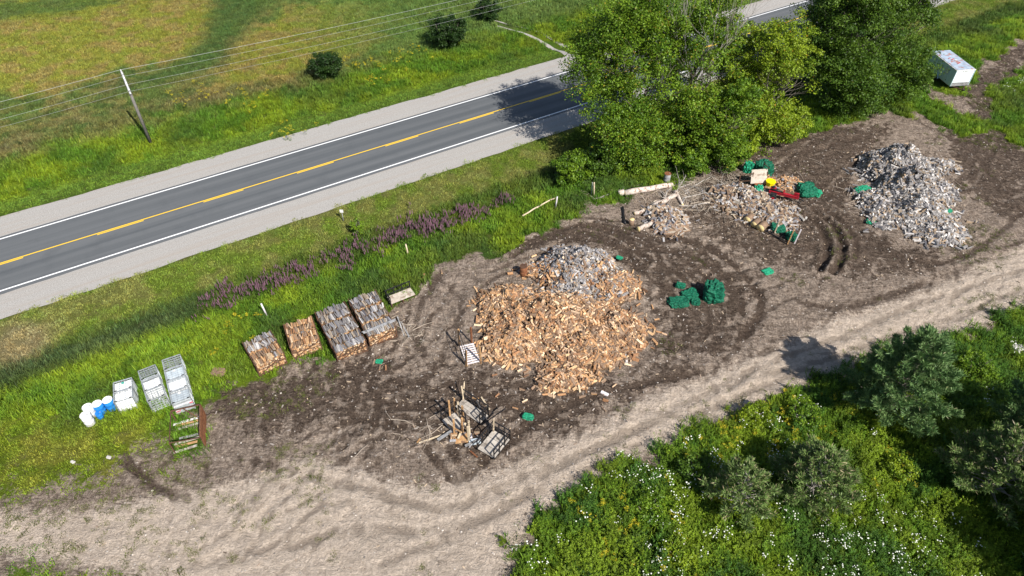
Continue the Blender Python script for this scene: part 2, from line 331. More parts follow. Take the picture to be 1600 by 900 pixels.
# ------------------------------------------------------------------ object helpers
COL = scene.collection
def tag(o, label=None, cat=None, group=None, kind=None):
    if label: o['label'] = label
    if cat: o['category'] = cat
    if group: o['group'] = group
    if kind: o['kind'] = kind
    return o
def empty(name, loc, rz=0.0, **k):
    o = bpy.data.objects.new(name, None); COL.objects.link(o); o.location = loc; o.rotation_euler = (0, 0, rz); o.empty_display_size = .3
    return tag(o, **k)
class MB:
    def __init__(s): s.v = []; s.f = []; s.m = []; s.sm = False
    def add(s, vs, fs, m=0):
        b = len(s.v); s.v += [tuple(p) for p in vs]; s.f += [tuple(i + b for i in f) for f in fs]; s.m += [m] * len(fs); return s
    def box(s, c, d, rz=0.0, m=0, rx=0.0, ry=0.0):
        mt = Euler((rx, ry, rz)).to_matrix(); x, y, z = (q / 2 for q in d); c = Vector(c)
        vs = [c + mt @ Vector(p) for p in ((-x, -y, -z), (x, -y, -z), (x, y, -z), (-x, y, -z), (-x, -y, z), (x, -y, z), (x, y, z), (-x, y, z))]
        return s.add(vs, [(0, 3, 2, 1), (4, 5, 6, 7), (0, 1, 5, 4), (1, 2, 6, 5), (2, 3, 7, 6), (3, 0, 4, 7)], m)
    def bar(s, p, q, w=.05, h=None, m=0):
        p = Vector(p); q = Vector(q); d = (q - p); L = d.length
        if L < 1e-5: return s
        e = d.to_track_quat('Z', 'Y').to_matrix(); h = h or w
        vs = [a + e @ Vector((x * w / 2, y * h / 2, 0)) for a in (p, q) for x, y in ((-1, -1), (1, -1), (1, 1), (-1, 1))]
        return s.add(vs, [(0, 3, 2, 1), (4, 5, 6, 7), (0, 1, 5, 4), (1, 2, 6, 5), (2, 3, 7, 6), (3, 0, 4, 7)], m)
    def tube(s, pts, rs, n=8, m=0, cap=True, mend=None):
        pts = [Vector(p) for p in pts]
        if not hasattr(rs, '__len__'): rs = [rs] * len(pts)
        b = len(s.v); ref = None
        for i, p in enumerate(pts):
            d = (pts[min(i + 1, len(pts) - 1)] - pts[max(i - 1, 0)]).normalized()
            if ref is None: ref = d.orthogonal().normalized()
            ref = (ref - d * ref.dot(d)); ref = ref.normalized() if ref.length > 1e-4 else d.orthogonal().normalized()
            bn = d.cross(ref)
            for k in range(n):
                a = 2 * math.pi * k / n; s.v.append(tuple(p + (ref * math.cos(a) + bn * math.sin(a)) * rs[i]))
        for i in range(len(pts) - 1):
            for k in range(n):
                s.f.append((b + i * n + k, b + i * n + (k + 1) % n, b + (i + 1) * n + (k + 1) % n, b + (i + 1) * n + k)); s.m.append(m)
        if cap:
            me = m if mend is None else mend
            s.f.append(tuple(b + k for k in reversed(range(n)))); s.m.append(me)
            e = b + (len(pts) - 1) * n; s.f.append(tuple(e + k for k in range(n))); s.m.append(me)
        return s
    def mesh(s, name, mats, smooth=False):
        me = bpy.data.meshes.new(name); me.from_pydata(s.v, [], s.f)
        for q in (mats if isinstance(mats, (list, tuple)) else [mats]): me.materials.append(M[q] if isinstance(q, str) else q)
        me.polygons.foreach_set('material_index', s.m)
        if smooth: me.polygons.foreach_set('use_smooth', [True] * len(s.f))
        me.update(); return me
    def build(s, name, mats, parent=None, smooth=False, bevel=0.0, **k):
        o = bpy.data.objects.new(name, s.mesh(name, mats, smooth)); COL.objects.link(o)
        if parent: o.parent = parent
        if bevel:
            b = o.modifiers.new('bevel', 'BEVEL'); b.width = bevel; b.segments = 2; b.limit_method = 'ANGLE'
        return tag(o, **k)
def inst(name, mesh, loc, rot=(0, 0, 0), scl=(1, 1, 1), parent=None, **k):
    o = bpy.data.objects.new(name, mesh); COL.objects.link(o); o.location = loc; o.rotation_euler = rot; o.scale = scl
    if parent: o.parent = parent
    return tag(o, **k)
def npmesh(name, v, f, mats, midx=None):      # f: (n,k) array of equal sized faces
    me = bpy.data.meshes.new(name); n, kk = f.shape
    me.vertices.add(len(v)); me.vertices.foreach_set('co', np.asarray(v, np.float32).ravel())
    me.loops.add(n * kk); me.loops.foreach_set('vertex_index', f.astype(np.int32).ravel())
    me.polygons.add(n); me.polygons.foreach_set('loop_start', np.arange(0, n * kk, kk, dtype=np.int32))
    for q in mats: me.materials.append(M[q] if isinstance(q, str) else q)
    if midx is not None: me.polygons.foreach_set('material_index', midx.astype(np.int32))
    me.update(calc_edges=True); return me
def setcol(me, name, c, dom='POINT'):
    a = me.color_attributes.new(name, 'FLOAT_COLOR', dom); c = np.concatenate([c, np.ones((len(c), 1))], 1) if c.shape[1] == 3 else c
    a.data.foreach_set('color', c.astype(np.float32).ravel())

# ------------------------------------------------------------------ colours of the turf
YEL = [GP([(-100, -60), (345, -60), (338, 20), (325, 62), (290, 92), (190, 108), (60, 150), (-100, 150)]),
       GP([(335, 140), (365, 75), (450, 15), (540, 5), (605, 20), (590, 75), (500, 105), (440, 128)])]
GRN = [GP([(-100, 15), (60, 5), (170, 0), (190, 12), (100, 30), (-100, 45)]), GP([(340, 0), (430, 0), (380, 40), (340, 100), (230, 135), (160, 150), (290, 95), (325, 60)])]
LAWN = GP([(-300, 640), (0, 665), (90, 665), (170, 665), (240, 670), (260, 700), (215, 730), (190, 755), (120, 772), (0, 792), (-300, 850)])
def turf(x, y):
    s, t = st(x, y); n = fbm(x * .18, y * .18, 21)[..., None]; n2 = fbm(x * .7, y * .7, 31)[..., None]; n3 = fbm(x * .45 + 9, y * .45, 41)[..., None]
    C = lambda *c: np.array(c)
    def mixc(a, b, f): return a * (1 - f) + b * f
    c = mixc(C(.07, .145, .012), C(.15, .215, .014), sstep(.3, .7, n3)); c = mixc(c, C(.045, .075, .022), sstep(.55, .75, n) * .6)
    T = t[..., None]
    # far side of the road
    fld = mixc(C(.085, .125, .03), C(.145, .145, .045), sstep(.35, .65, n2)); fld = mixc(fld, C(.16, .13, .055), sstep(.5, .7, n) * .7); fld = fld * (1 + .16 * np.sin(T * 2.6 + n * 6) * sstep(.3, .6, n3)); fld = mixc(fld, C(.05, .085, .022), sstep(.62, .7, fbm(x * .5, y * .9, 45)[..., None]) * .6)
    for p in YEL: fld = mixc(fld, mixc(C(.19, .20, .03), C(.225, .18, .055), sstep(.4, .65, n2)), sstep(-1.5, 1.5, sdist(p, x, y) + (n2[..., 0] - .5) * 5)[..., None] * .9)
    for p in GRN: fld = mixc(fld, C(.05, .10, .024), sstep(-1.5, 1.5, sdist(p, x, y) + (n2[..., 0] - .5) * 5)[..., None] * .8)
    nr = sstep(30, 50, s)[..., None]; fld = mixc(fld, mixc(C(.08, .14, .03), C(.12, .19, .04), n2), nr * .85)
    far = mixc(mixc(C(.075, .15, .012), C(.15, .21, .012), sstep(.35, .65, n3)), C(.05, .09, .02), sstep(.5, .75, n) * .5)
    f = mixc(far, fld, sstep(15, 19.5, T + (n2 - .5) * 5)); f = mixc(C(.09, .15, .018) * (.8 + .5 * n2), f, sstep(9, 11.5, T + (n2 - .5) * 1.5))
    c = mixc(c, f, sstep(-2, 2, T))
    # near verge: mown, then dark ditch
    v = mixc(C(.125, .18, .022), C(.18, .19, .05), sstep(.35, .65, n2))
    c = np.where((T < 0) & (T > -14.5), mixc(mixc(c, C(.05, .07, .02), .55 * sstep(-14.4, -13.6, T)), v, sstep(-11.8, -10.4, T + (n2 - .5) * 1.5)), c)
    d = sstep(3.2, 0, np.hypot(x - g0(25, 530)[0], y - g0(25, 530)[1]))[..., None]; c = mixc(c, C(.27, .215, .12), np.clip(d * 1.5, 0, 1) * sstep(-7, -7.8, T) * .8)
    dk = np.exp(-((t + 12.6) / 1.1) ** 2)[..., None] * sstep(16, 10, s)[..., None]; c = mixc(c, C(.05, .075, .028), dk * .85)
    l = sstep(-1, 1, sdist(LAWN, x, y))[..., None]; c = mixc(c, mixc(C(.13, .18, .012), C(.20, .205, .03), sstep(.35, .65, n2)), l * .9)
    return c

# ------------------------------------------------------------------ ground sheet
def axis(a, b, step, far):
    c = list(np.arange(a, b, step)); st_ = step; lo = []; p = a
    while p > -far: st_ *= 1.35; p -= st_; lo.append(p)
    st_ = step; hi = []; p = c[-1]
    while p < far: st_ *= 1.35; p += st_; hi.append(p)
    return np.array(lo[::-1] + c + hi)
ax = axis(-50, 72, .17, 2500); ay = axis(12, 98, .17, 2500)
X, Y = np.meshgrid(ax, ay); X = X.ravel(); Y = Y.ravel(); Z = height(X, Y)
sd = np.full(X.shape, -50.); near = (X > -90) & (X < 110) & (Y > -30) & (Y < 140); sd[near] = dirt_sd(X[near], Y[near])
soft = near * sstep(-15, -27, X) * sstep(42, 31, Y) * 3.2; dm = sstep(-.8 - soft, .8 + soft * .6, sd + soft * .2)
tk = np.zeros_like(X); tk[near] = sstep(-1.6, 1.6, sdist(TRACK, X[near], Y[near]))
dk = np.zeros_like(X)
for p in DARK: dk[near] = np.maximum(dk[near], sstep(-2.0, 1.5, sdist(p, X[near], Y[near])) * .8)
dk = dk * (1 - .9 * tk)
rz = np.zeros_like(X); dirtz = np.where(near, dm, 0)
mk_ = np.zeros_like(X)
for line, w, d in RUTS:
    L = np.array(line); bb = near & (X > L[:, 0].min() - 2) & (X < L[:, 0].max() + 2) & (Y > L[:, 1].min() - 2) & (Y < L[:, 1].max() + 2)
    q = ldist(line, X[bb], Y[bb]); amp = (.8 + .4 * vn(X[bb] * .8, Y[bb] * .8, 77))
    rz[bb] += (-d * np.exp(-(q / w) ** 2) + d * .7 * np.exp(-((q - w * 1.9) / (w * .7)) ** 2)) * amp
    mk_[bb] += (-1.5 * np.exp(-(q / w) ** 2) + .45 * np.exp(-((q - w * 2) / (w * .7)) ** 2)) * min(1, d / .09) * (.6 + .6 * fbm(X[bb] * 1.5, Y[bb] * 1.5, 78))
    dk[bb] = np.clip(dk[bb] + .55 * np.exp(-(q / (w * 1.1)) ** 2) * min(1, d / .12) * (1 - .6 * tk[bb]), 0, 1)
mr = random.Random(99)
for i in range(210):
    if i < 110:                                          # along the track and the yard's long axis
        u0 = mr.uniform(250, 1550); v0 = 885 - (u0 - 300) * .36 - mr.uniform(-30, 240) ; c0 = np.array(g0(u0, v0)); a0 = ROADANG + mr.gauss(0, .28) + (.0 if u0 > 700 else mr.choice((0, 1.2)))
    else: u0 = mr.uniform(420, 1450); v0 = 700 - (u0 - 420) * .42 + mr.uniform(-110, 110); c0 = np.array(g0(u0, v0)); a0 = mr.uniform(0, 6.28)
    cv = mr.gauss(0, .09 if i < 110 else .17); Ln = mr.uniform(5, 15 if i < 110 else 10); base_ = []
    p_ = c0.copy(); a_ = a0
    for q in range(9): base_.append((p_.copy(), a_)); p_ = p_ + np.array([math.cos(a_), math.sin(a_)]) * Ln / 8; a_ += cv * Ln / 8
    w = mr.uniform(.13, .26); sgn = mr.choice((-1, -1, 1)); am = mr.uniform(.4, 1)
    for off in (-.85, .85):
        L = np.array([pp_ + np.array([-math.sin(aa), math.cos(aa)]) * off for pp_, aa in base_]); bb = near & (X > L[:, 0].min() - 1) & (X < L[:, 0].max() + 1) & (Y > L[:, 1].min() - 1) & (Y < L[:, 1].max() + 1)
        q = ldist(L, X[bb], Y[bb]); e_ = np.exp(-(q / w) ** 2) * am; e2 = np.exp(-((q - w * 2) / (w * .7)) ** 2) * am; br_ = sstep(.3, .6, fbm(X[bb] * 1.2, Y[bb] * 1.2, i))
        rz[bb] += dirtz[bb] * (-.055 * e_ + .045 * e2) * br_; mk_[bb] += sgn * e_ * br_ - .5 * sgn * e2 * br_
rz += dirtz * ((fbm(X * 1.6, Y * 1.6, 55, 3) - .5) * .26 + np.abs(fbm(X * .55 + fbm(X, Y, 4) * 2, Y * .9, 56, 3) - .5) * .3 * (1 - .55 * tk))
rz += (1 - dirtz) * np.where(near, (fbm(X * 1.1, Y * 1.1, 57, 3) - .5) * .14 * sstep(7.4, 9, np.abs(st(X, Y)[1])), 0)
Z = Z + rz
nx, ny = len(ax), len(ay); I = np.arange(nx * ny).reshape(ny, nx)
Fq = np.stack([I[:-1, :-1].ravel(), I[:-1, 1:].ravel(), I[1:, 1:].ravel(), I[1:, :-1].ravel()], 1)
me = npmesh('ground', np.stack([X, Y, Z], 1), Fq, ['ground'])
me.polygons.foreach_set('use_smooth', np.ones(len(Fq), bool))
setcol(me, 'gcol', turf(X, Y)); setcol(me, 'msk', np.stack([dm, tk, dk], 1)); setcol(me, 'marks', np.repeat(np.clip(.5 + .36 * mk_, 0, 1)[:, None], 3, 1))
gro = bpy.data.objects.new('ground', me); COL.objects.link(gro); tag(gro, kind='structure')
ZG = Z.reshape(ny, nx)
def surf(x, y):             # displaced ground height, bilinear
    x = np.asarray(x, float); y = np.asarray(y, float)
    i = np.clip(np.searchsorted(ax, x) - 1, 0, nx - 2); j = np.clip(np.searchsorted(ay, y) - 1, 0, ny - 2)
    fx = (x - ax[i]) / (ax[i + 1] - ax[i]); fy = (y - ay[j]) / (ay[j + 1] - ay[j])
    return ZG[j, i] * (1 - fx) * (1 - fy) + ZG[j, i + 1] * fx * (1 - fy) + ZG[j + 1, i] * (1 - fx) * fy + ZG[j + 1, i + 1] * fx * fy
def sz(x, y): return float(surf(x, y))
def G(u, v, top=0.0):       # point of the ground seen at a photo pixel (of a thing's top, if top is given)
    p = g(u, v, top); p.z = sz(p.x, p.y); return p

# ------------------------------------------------------------------ road
def strip(name, mat, s0, s1, t0, t1, z, wob=0.0, n=None, parent=None):
    n = n or max(2, int((s1 - s0) / (1.0 if wob else 6))); m = MB(); v = []
    for i in range(n + 1):
        s = s0 + (s1 - s0) * i / n
        w0 = wob * (float(fbm(np.array(s * .7), np.array(3.3 + t0))) - .5); w1 = wob * (float(fbm(np.array(s * .7), np.array(9.3 + t1))) - .5)
        v += [(s, t0 + w0, z), (s, t1 + w1, z)]
    m.add(v, [(2 * i, 2 * i + 2, 2 * i + 3, 2 * i + 1) for i in range(n)])
    o = m.build(name, mat); o.location = (RC[0], RC[1], 0); o.rotation_euler = (0, 0, ROADANG); tag(o, kind='structure'); return o
strip('road_shoulder', 'gravel', -200, 300, -7.15, 7.1, -.008, .4)
strip('road', 'asphalt', -200, 300, -4.05, 3.95, -.002, .12)
strip('edge_line', 'white_paint', -200, 300, -3.68, -3.53, .003)
strip('edge_line', 'white_paint', -200, 300, 3.53, 3.68, .003)
strip('centre_line', 'yellow_paint', -200, 300, .03, .16, .003)
dashes = [(-10, 35), (150, 222), (315, 377), (460, 517), (597, 648), (712, 765), (820, 868)]
for a, b in dashes:
    sa = st(*g0(a, 407 - a * .309))[0]; sb = st(*g0(b, 407 - b * .309))[0]
    strip('centre_dash', 'yellow_paint', sa, sb, -.15, -.03, .003)
for k in range(3): strip('centre_dash', 'yellow_paint', 58 + k * 9, 61 + k * 9, -.15, -.03, .003)
# field entrance on the far side: two wheel lines of pale soil
m = MB()
for off in (-.8, .8):
    pts = curve([(*xy(62.0 + off, 7.0),), (*xy(62.2 + off, 10),), (*xy(61.4 + off, 15),), (*xy(58 + off, 22),)], 5)
    v = []
    for i, p in enumerate(pts):
        w = .45 - .25 * i / len(pts); x, y = p; zz = max(sz(x - w, y), sz(x + w, y)) + .03
        v += [(x - w, y, zz), (x + w, y, zz)]
    m.add(v, [(2 * i, 2 * i + 1, 2 * i + 3, 2 * i + 2) for i in range(len(pts) - 1)])
m.build('field_track', 'gravel', kind='structure')

# ------------------------------------------------------------------ scattered vegetation (geometry nodes)
def tuft(n, rad, h, w, lean, seed, mat='grass'):
    r = random.Random(seed); m = MB()
    for i in range(n):
        a = r.uniform(0, 6.28); q = rad * math.sqrt(r.random()); x, y = q * math.cos(a), q * math.sin(a)
        b = r.uniform(0, 6.28); L = h * r.uniform(.55, 1.1); ln = lean * r.uniform(.3, 1.2) * L
        dx, dy = math.cos(b) * ln, math.sin(b) * ln; px, py = -math.sin(b) * w / 2, math.cos(b) * w / 2
        m.add([(x - px, y - py, -.02), (x + px, y + py, -.02), (x + dx * .4 + px * .8, y + dy * .4 + py * .8, L * .6), (x + dx * .4 - px * .8, y + dy * .4 - py * .8, L * .6), (x + dx, y + dy, L)],
              [(0, 1, 2, 3), (3, 2, 4)])
    return m
def weed(n, h, ls, seed, fl=None, nf=0, stems=5, spread=.22):
    r = random.Random(seed); m = MB()
    for s_ in range(stems):
        a = r.uniform(0, 6.28); q = spread * r.random(); tx, ty = q * math.cos(a) * 1.8, q * math.sin(a) * 1.8; bx, by = tx * .4, ty * .4; hh = h * r.uniform(.65, 1.1)
        m.add([(bx - .012, by, -.03), (bx + .012, by, -.03), (tx, ty, hh)], [(0, 1, 2)])
        for i in range(n // stems):
            k = r.uniform(.15, 1); cx, cy, cz = bx + (tx - bx) * k, by + (ty - by) * k, hh * k
            b = r.uniform(0, 6.28); L = ls * r.uniform(.6, 1.2) * (1.25 - .6 * k); up = r.uniform(-.35, .5)
            d = Vector((math.cos(b), math.sin(b), up)) * L; pr = Vector((-math.sin(b), math.cos(b), r.uniform(-.4, .4))) * L * .28; c = Vector((cx, cy, cz))
            m.add([c, c + d * .5 + pr, c + d, c + d * .5 - pr], [(0, 1, 2, 3)])
        if fl == 'spike':
            for j in range(nf):
                fx, fy = tx + r.uniform(-.1, .1), ty + r.uniform(-.1, .1); z0 = hh * .72; z1 = hh * r.uniform(1.05, 1.35)
                m.tube([(fx, fy, z0), (fx, fy, (z0 + z1) / 2), (fx, fy, z1)], [.04, .035, .006], 4, 1, False)
        if fl == 'disc':
            for j in range(nf):
                fx, fy = tx + r.uniform(-.16, .16), ty + r.uniform(-.16, .16); z0 = hh * r.uniform(1., 1.15); rr = r.uniform(.025, .05)
                vs = [(fx + rr * math.cos(q * 1.047), fy + rr * math.sin(q * 1.047), z0 + r.uniform(-.01, .01)) for q in range(6)] + [(fx, fy, z0 + .02)]
                m.add(vs, [(q, (q + 1) % 6, 6) for q in range(6)], 1)
        if fl == 'plume':
            for j in range(nf):
                fx, fy = tx + r.uniform(-.1, .1), ty + r.uniform(-.1, .1); z0 = hh * r.uniform(.95, 1.1); b = r.uniform(0, 6.28)
                m.add([(fx, fy, z0), (fx + .05 * math.cos(b), fy + .05 * math.sin(b), z0 + .04), (fx + .12 * math.cos(b + .5), fy + .12 * math.sin(b + .5), z0 + .06)], [(0, 1, 2)], 1)
    return m
def source(name, meshes):
    c = bpy.data.collections.new(name)
    for i, me_ in enumerate(meshes):
        o = bpy.data.objects.new('%s_%02d' % (name, i), me_); c.objects.link(o)
    return c
def scatter(name, label, cat, P, tint, scl, src, nsrc, tilt=.12, rots=None):
    n = len(P); me_ = bpy.data.meshes.new(name); me_.vertices.add(n); me_.vertices.foreach_set('co', P.astype(np.float32).ravel())
    def at(nm, ty, data, f): a = me_.attributes.new(nm, ty, 'POINT'); a.data.foreach_set(f, data.ravel())
    rot = np.stack([RS.normal(0, tilt, n), RS.normal(0, tilt, n), RS.uniform(0, 6.28, n)], 1) if rots is None else rots
    at('rot', 'FLOAT_VECTOR', rot.astype(np.float32), 'vector'); at('scl', 'FLOAT_VECTOR', scl.astype(np.float32), 'vector')
    at('tint', 'FLOAT_COLOR', np.concatenate([tint, np.ones((n, 1))], 1).astype(np.float32), 'color')
    at('idx', 'INT', RS.randint(0, nsrc, n).astype(np.int32), 'value')
    o = bpy.data.objects.new(name, me_); COL.objects.link(o)
    tr = bpy.data.node_groups.new(name, 'GeometryNodeTree')
    tr.interface.new_socket('Geometry', in_out='INPUT', socket_type='NodeSocketGeometry'); tr.interface.new_socket('Geometry', in_out='OUTPUT', socket_type='NodeSocketGeometry')
    nn = tr.nodes.new; gi = nn('NodeGroupInput'); go = nn('NodeGroupOutput'); ip = nn('GeometryNodeInstanceOnPoints'); ci = nn('GeometryNodeCollectionInfo')
    ci.inputs['Collection'].default_value = src; ci.inputs['Separate Children'].default_value = True; ci.inputs['Reset Children'].default_value = True
    def na(nm, ty): a = nn('GeometryNodeInputNamedAttribute'); a.data_type = ty; a.inputs['Name'].default_value = nm; return [q for q in a.outputs if q.enabled and q.name == 'Attribute'][0]
    L = tr.links.new
    L(gi.outputs[0], ip.inputs['Points']); L(ci.outputs[0], ip.inputs['Instance']); ip.inputs['Pick Instance'].default_value = True
    L(na('idx', 'INT'), ip.inputs['Instance Index']); L(na('rot', 'FLOAT_VECTOR'), ip.inputs['Rotation']); L(na('scl', 'FLOAT_VECTOR'), ip.inputs['Scale'])
    L(ip.outputs[0], go.inputs[0])
    md = o.modifiers.new('scatter', 'NODES'); md.node_group = tr
    return tag(o, label, cat, kind='stuff')
def s3(n, a, b, zf=None):
    q = RS.uniform(a, b, n); z = q * (RS.uniform(*zf, n) if zf else 1); return np.stack([q, q, z], 1)

S_grass = source('grass_tuft', [tuft(26, .32, .30, .035, .7, 100 + i).mesh('grass_tuft', 'grass') for i in range(6)])
S_short = source('turf_tuft', [tuft(30, .30, .11, .035, .9, 200 + i).mesh('turf_tuft', 'grass') for i in range(5)])
S_weed = source('weed_plant', [weed(120, .75, .105, 300 + i, stems=8, spread=.28).mesh('weed_plant', 'weed') for i in range(8)])
S_loose = source('purple_weed', [weed(34, .9, .14, 400 + i, 'spike', 1, 4).mesh('purple_weed', ['weed', 'purple']) for i in range(5)])
S_lace = source('lace_weed', [weed(26, .85, .12, 500 + i, 'disc', 2, 4).mesh('lace_weed', ['weed', 'whitefl']) for i in range(5)])
S_gold = source('gold_weed', [weed(26, .8, .12, 600 + i, 'plume', 14, 4).mesh('gold_weed', ['weed', 'yellowfl']) for i in range(5)])

def vis(x, y, pad=80):
    fw = y * math.cos(TH) + H * math.sin(TH); u = 800 + F * x / fw; v = 450 - F * (y * math.sin(TH) - H * math.cos(TH)) / fw
    return (u > -pad) & (u < 1600 + pad) & (v > -pad) & (v < 900 + pad), u, v
NP = 330000
px = RS.uniform(-85, 88, NP); py = RS.uniform(11, 115, NP); ok, U, V = vis(px, py, 170); px, py, U, V = px[ok], py[ok], U[ok], V[ok]
s_, t_ = st(px, py); dsd = dirt_sd(px, py); lawn = sdist(LAWN, px, py)
d_cam = np.sqrt(px ** 2 + py ** 2 + H * H)
wob_ = (fbm(s_ * .8, t_ * .0 + 3, 33) - .5) * .8 + RS.normal(0, .16, len(px)); offroad = (t_ + wob_ > 7.25) | (t_ + wob_ < -7.2)
offroad &= (np.abs(t_) > 5.6); tc_ = g(1478, 128); offroad &= np.hypot(px - tc_.x, py - tc_.y) > 2.7 + RS.normal(0, .3, len(px))
entr = (np.abs(np.hypot(0, s_ - 61.8 + np.clip(t_ - 12, 0, 20) * .35)) < .8) & (t_ > 0) & (t_ < 22)
offroad &= ~entr
n5 = fbm(px * .35, py * .35, 61); rr = RS.uniform(0, 1, len(px))
rightside = (px * .0 + U > 760) & (V > 480)             # thicket beyond the track
lowleft = (V > 800) & (U < 330)
softL = sstep(-15, -26, px) * sstep(42, 32, py); edge_ = dsd + RS.normal(0, .35, len(px)) + softL * (RS.uniform(-.5, 3.4, len(px)) + 2.2 * (fbm(px * .8, py * .8, 81) - .5))
short = offroad & (edge_ < -.05) & (((np.abs(t_) < 11) & (np.abs(t_) > 5)) | (lawn > -.6) | lowleft | ((t_ > 20) & (s_ < 50)))
tall = offroad & (edge_ < -.2) & ~short
def mk(mask): return np.stack([px[mask], py[mask], surf(px[mask], py[mask])], 1)
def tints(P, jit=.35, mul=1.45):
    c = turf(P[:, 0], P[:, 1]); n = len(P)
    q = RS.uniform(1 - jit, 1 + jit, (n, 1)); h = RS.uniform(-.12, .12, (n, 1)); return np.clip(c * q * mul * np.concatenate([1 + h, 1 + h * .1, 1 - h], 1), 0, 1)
m1 = short & (rr < .75); P = mk(m1); zf = np.where(st(P[:, 0], P[:, 1])[1] > 20, 1.7, 1.0)
sc = s3(len(P), .7, 1.3); sc[:, 2] *= zf; scatter('short_turf', 'short mown and dry turf of the verge, lawn and field', 'grass', P, tints(P), sc, S_short, 5)
m2 = tall & (rr < np.where(rightside, .8, .5)); P = mk(m2); scatter('tall_grass', 'tall uneven green grass along the ditch and banks', 'grass', P, tints(P), s3(len(P), .7, 1.5, (.7, 1.3)), S_grass, 6)
wd = np.where(rightside, .6, .10 + .25 * (n5 > .55)); m3 = tall & (RS.uniform(0, 1, len(px)) < wd); P = mk(m3); tt = tints(P, .4, 1.35)
rs_ = vis(P[:, 0], P[:, 1])[1:]; rsd = (rs_[0] > 760) & (rs_[1] > 480)
hue = fbm(P[:, 0] * .5, P[:, 1] * .5, 71)[:, None]
th = np.where(hue > .56, np.array([[.17, .25, .016]]), np.where(hue < .42, np.array([[.06, .135, .016]]), np.array([[.11, .195, .014]]))) * RS.uniform(.6, 1.4, (len(P), 1))
tt = np.where(rsd[:, None], th, tt); sc = s3(len(P), .6, 1.25, (.6, 1.2)); sc[~rsd] *= .75; sc[:, 2] *= np.clip(.25 + 2.1 * (fbm(P[:, 0] * .7, P[:, 1] * .7, 73) - .12), .35, 1.8)
scatter('leafy_weeds', 'leafy green weeds filling the roadside bank and thicket', 'weeds', P, tt, sc, S_weed, 8)
# purple loosestrife along the ditch
n = 640; s = RS.uniform(12, 40, n) ; t = -13.5 + RS.normal(0, .85, n) + .4 * np.sin(s * .5); k = fbm(s * .5, t * .5, 91) + RS.normal(0, .08, n) > .46; s, t = s[k], t[k]
x, y = RC[0] + RN[0] * s + RM[0] * t, RC[1] + RN[1] * s + RM[1] * t; P = np.stack([x, y, surf(x, y)], 1)
scatter('purple_wildflowers', 'purple spiked wildflowers in a band along the ditch', 'wildflowers', P, tints(P, .2, .8), s3(len(P), .7, 1.1), S_loose, 5)
# white flowers in the thicket
FL = [(1010, 735, 3), (985, 760, 2.5), (1040, 820, 3), (1010, 850, 3), (870, 880, 2.5), (900, 790, 1.5), (1360, 840, 3), (1290, 830, 3), (1230, 800, 2.5), (1400, 800, 3), (1450, 860, 3), (1160, 690, 3), (1240, 640, 3), (1330, 870, 3), (1590, 540, 2), (1570, 130, 3.5), (1100, 800, 5), (1300, 880, 5)]
pp = []
for u, v, r in FL:
    c = g(u, v); k = int(r * r * .9); a = RS.uniform(0, 6.28, k); q = r * np.sqrt(RS.uniform(0, 1, k)); pp.append(np.stack([c.x + q * np.cos(a), c.y + q * np.sin(a)], 1))
k = 60; pp.append(np.stack([RS.uniform(0, 32, k), RS.uniform(15, 40, k)], 1)); pp = np.concatenate(pp); pp = pp[(dirt_sd(pp[:, 0], pp[:, 1]) < -.2)]
P = np.stack([pp[:, 0], pp[:, 1], surf(pp[:, 0], pp[:, 1])], 1); scatter('white_wildflowers', 'small white wildflowers dotted through the thicket', 'wildflowers', P, tints(P, .3, .9), s3(len(P), .7, 1.1), S_lace, 5)
# yellow plants
FL = [(375, 525, 1.4), (370, 510, 1.6), (400, 505, 1.0), (590, 115, 3), (560, 105, 2.4), (640, 95, 3), (300, 150, 3), (390, 160, 3), (330, 545, 1.2), (460, 205, 2.5), (1180, 660, 3), (1260, 650, 3), (1130, 640, 2), (1390, 740, 2), (1090, 720, 3), (940, 800, 2), (1010, 870, 3)]
pp = []
for u, v, r in FL:
    c = g(u, v); k = int(r * r * 1.8); a = RS.uniform(0, 6.28, k); q = r * np.sqrt(RS.uniform(0, 1, k)); pp.append(np.stack([c.x + q * np.cos(a), c.y + q * np.sin(a)], 1))
pp = np.concatenate(pp); pp = pp[(dirt_sd(pp[:, 0], pp[:, 1]) < -.2)]
P = np.stack([pp[:, 0], pp[:, 1], surf(pp[:, 0], pp[:, 1])], 1); scatter('yellow_wildflowers', 'patches of yellow flowering weeds on the banks', 'wildflowers', P, tints(P, .3, 1.), s3(len(P), .6, 1.0), S_gold, 5)
# thin grass sprouting out of the yard soil, seed patches
n = 48000; x = RS.uniform(-40, 60, n); y = RS.uniform(14, 90, n); ok, U2, V2 = vis(x, y, 30); dd = dirt_sd(x, y)
keep = ok & (dd > -.2) & ((RS.uniform(0, 1, n) < .55 * np.exp(-dd / .8)) | ((U2 < 520) & (V2 < 850) & (fbm(x * .5, y * .5, 17) > .51)) | ((U2 < 330) & (fbm(x * .9, y * .9, 18) > .47)) | (fbm(x * .4, y * .4, 19) > .72) )
for u, v, r in [(1515, 455 - 70, 3), (450, 570, 1.8), (1040, 540, 1.2), (1310, 365, 1.0), (1545, 215, 3), (1575, 205, 3), (1550, 165, 2.5), (440, 735, 1.2), (1550, 375, 2)]:
    c = g(u, v); keep |= ok & (np.hypot(x - c.x, (y - c.y)) < r) & (dd > 0) & (RS.uniform(0, 1, n) < .8)
P = np.stack([x[keep], y[keep], surf(x[keep], y[keep])], 1); tt = np.array([[.115, .135, .03]]) * RS.uniform(.6, 1.4, (len(P), 1))
scatter('sparse_yard_grass', 'thin grass sprouting through the bare yard soil', 'grass', P, tt, s3(len(P), .4, .9), S_short, 5)

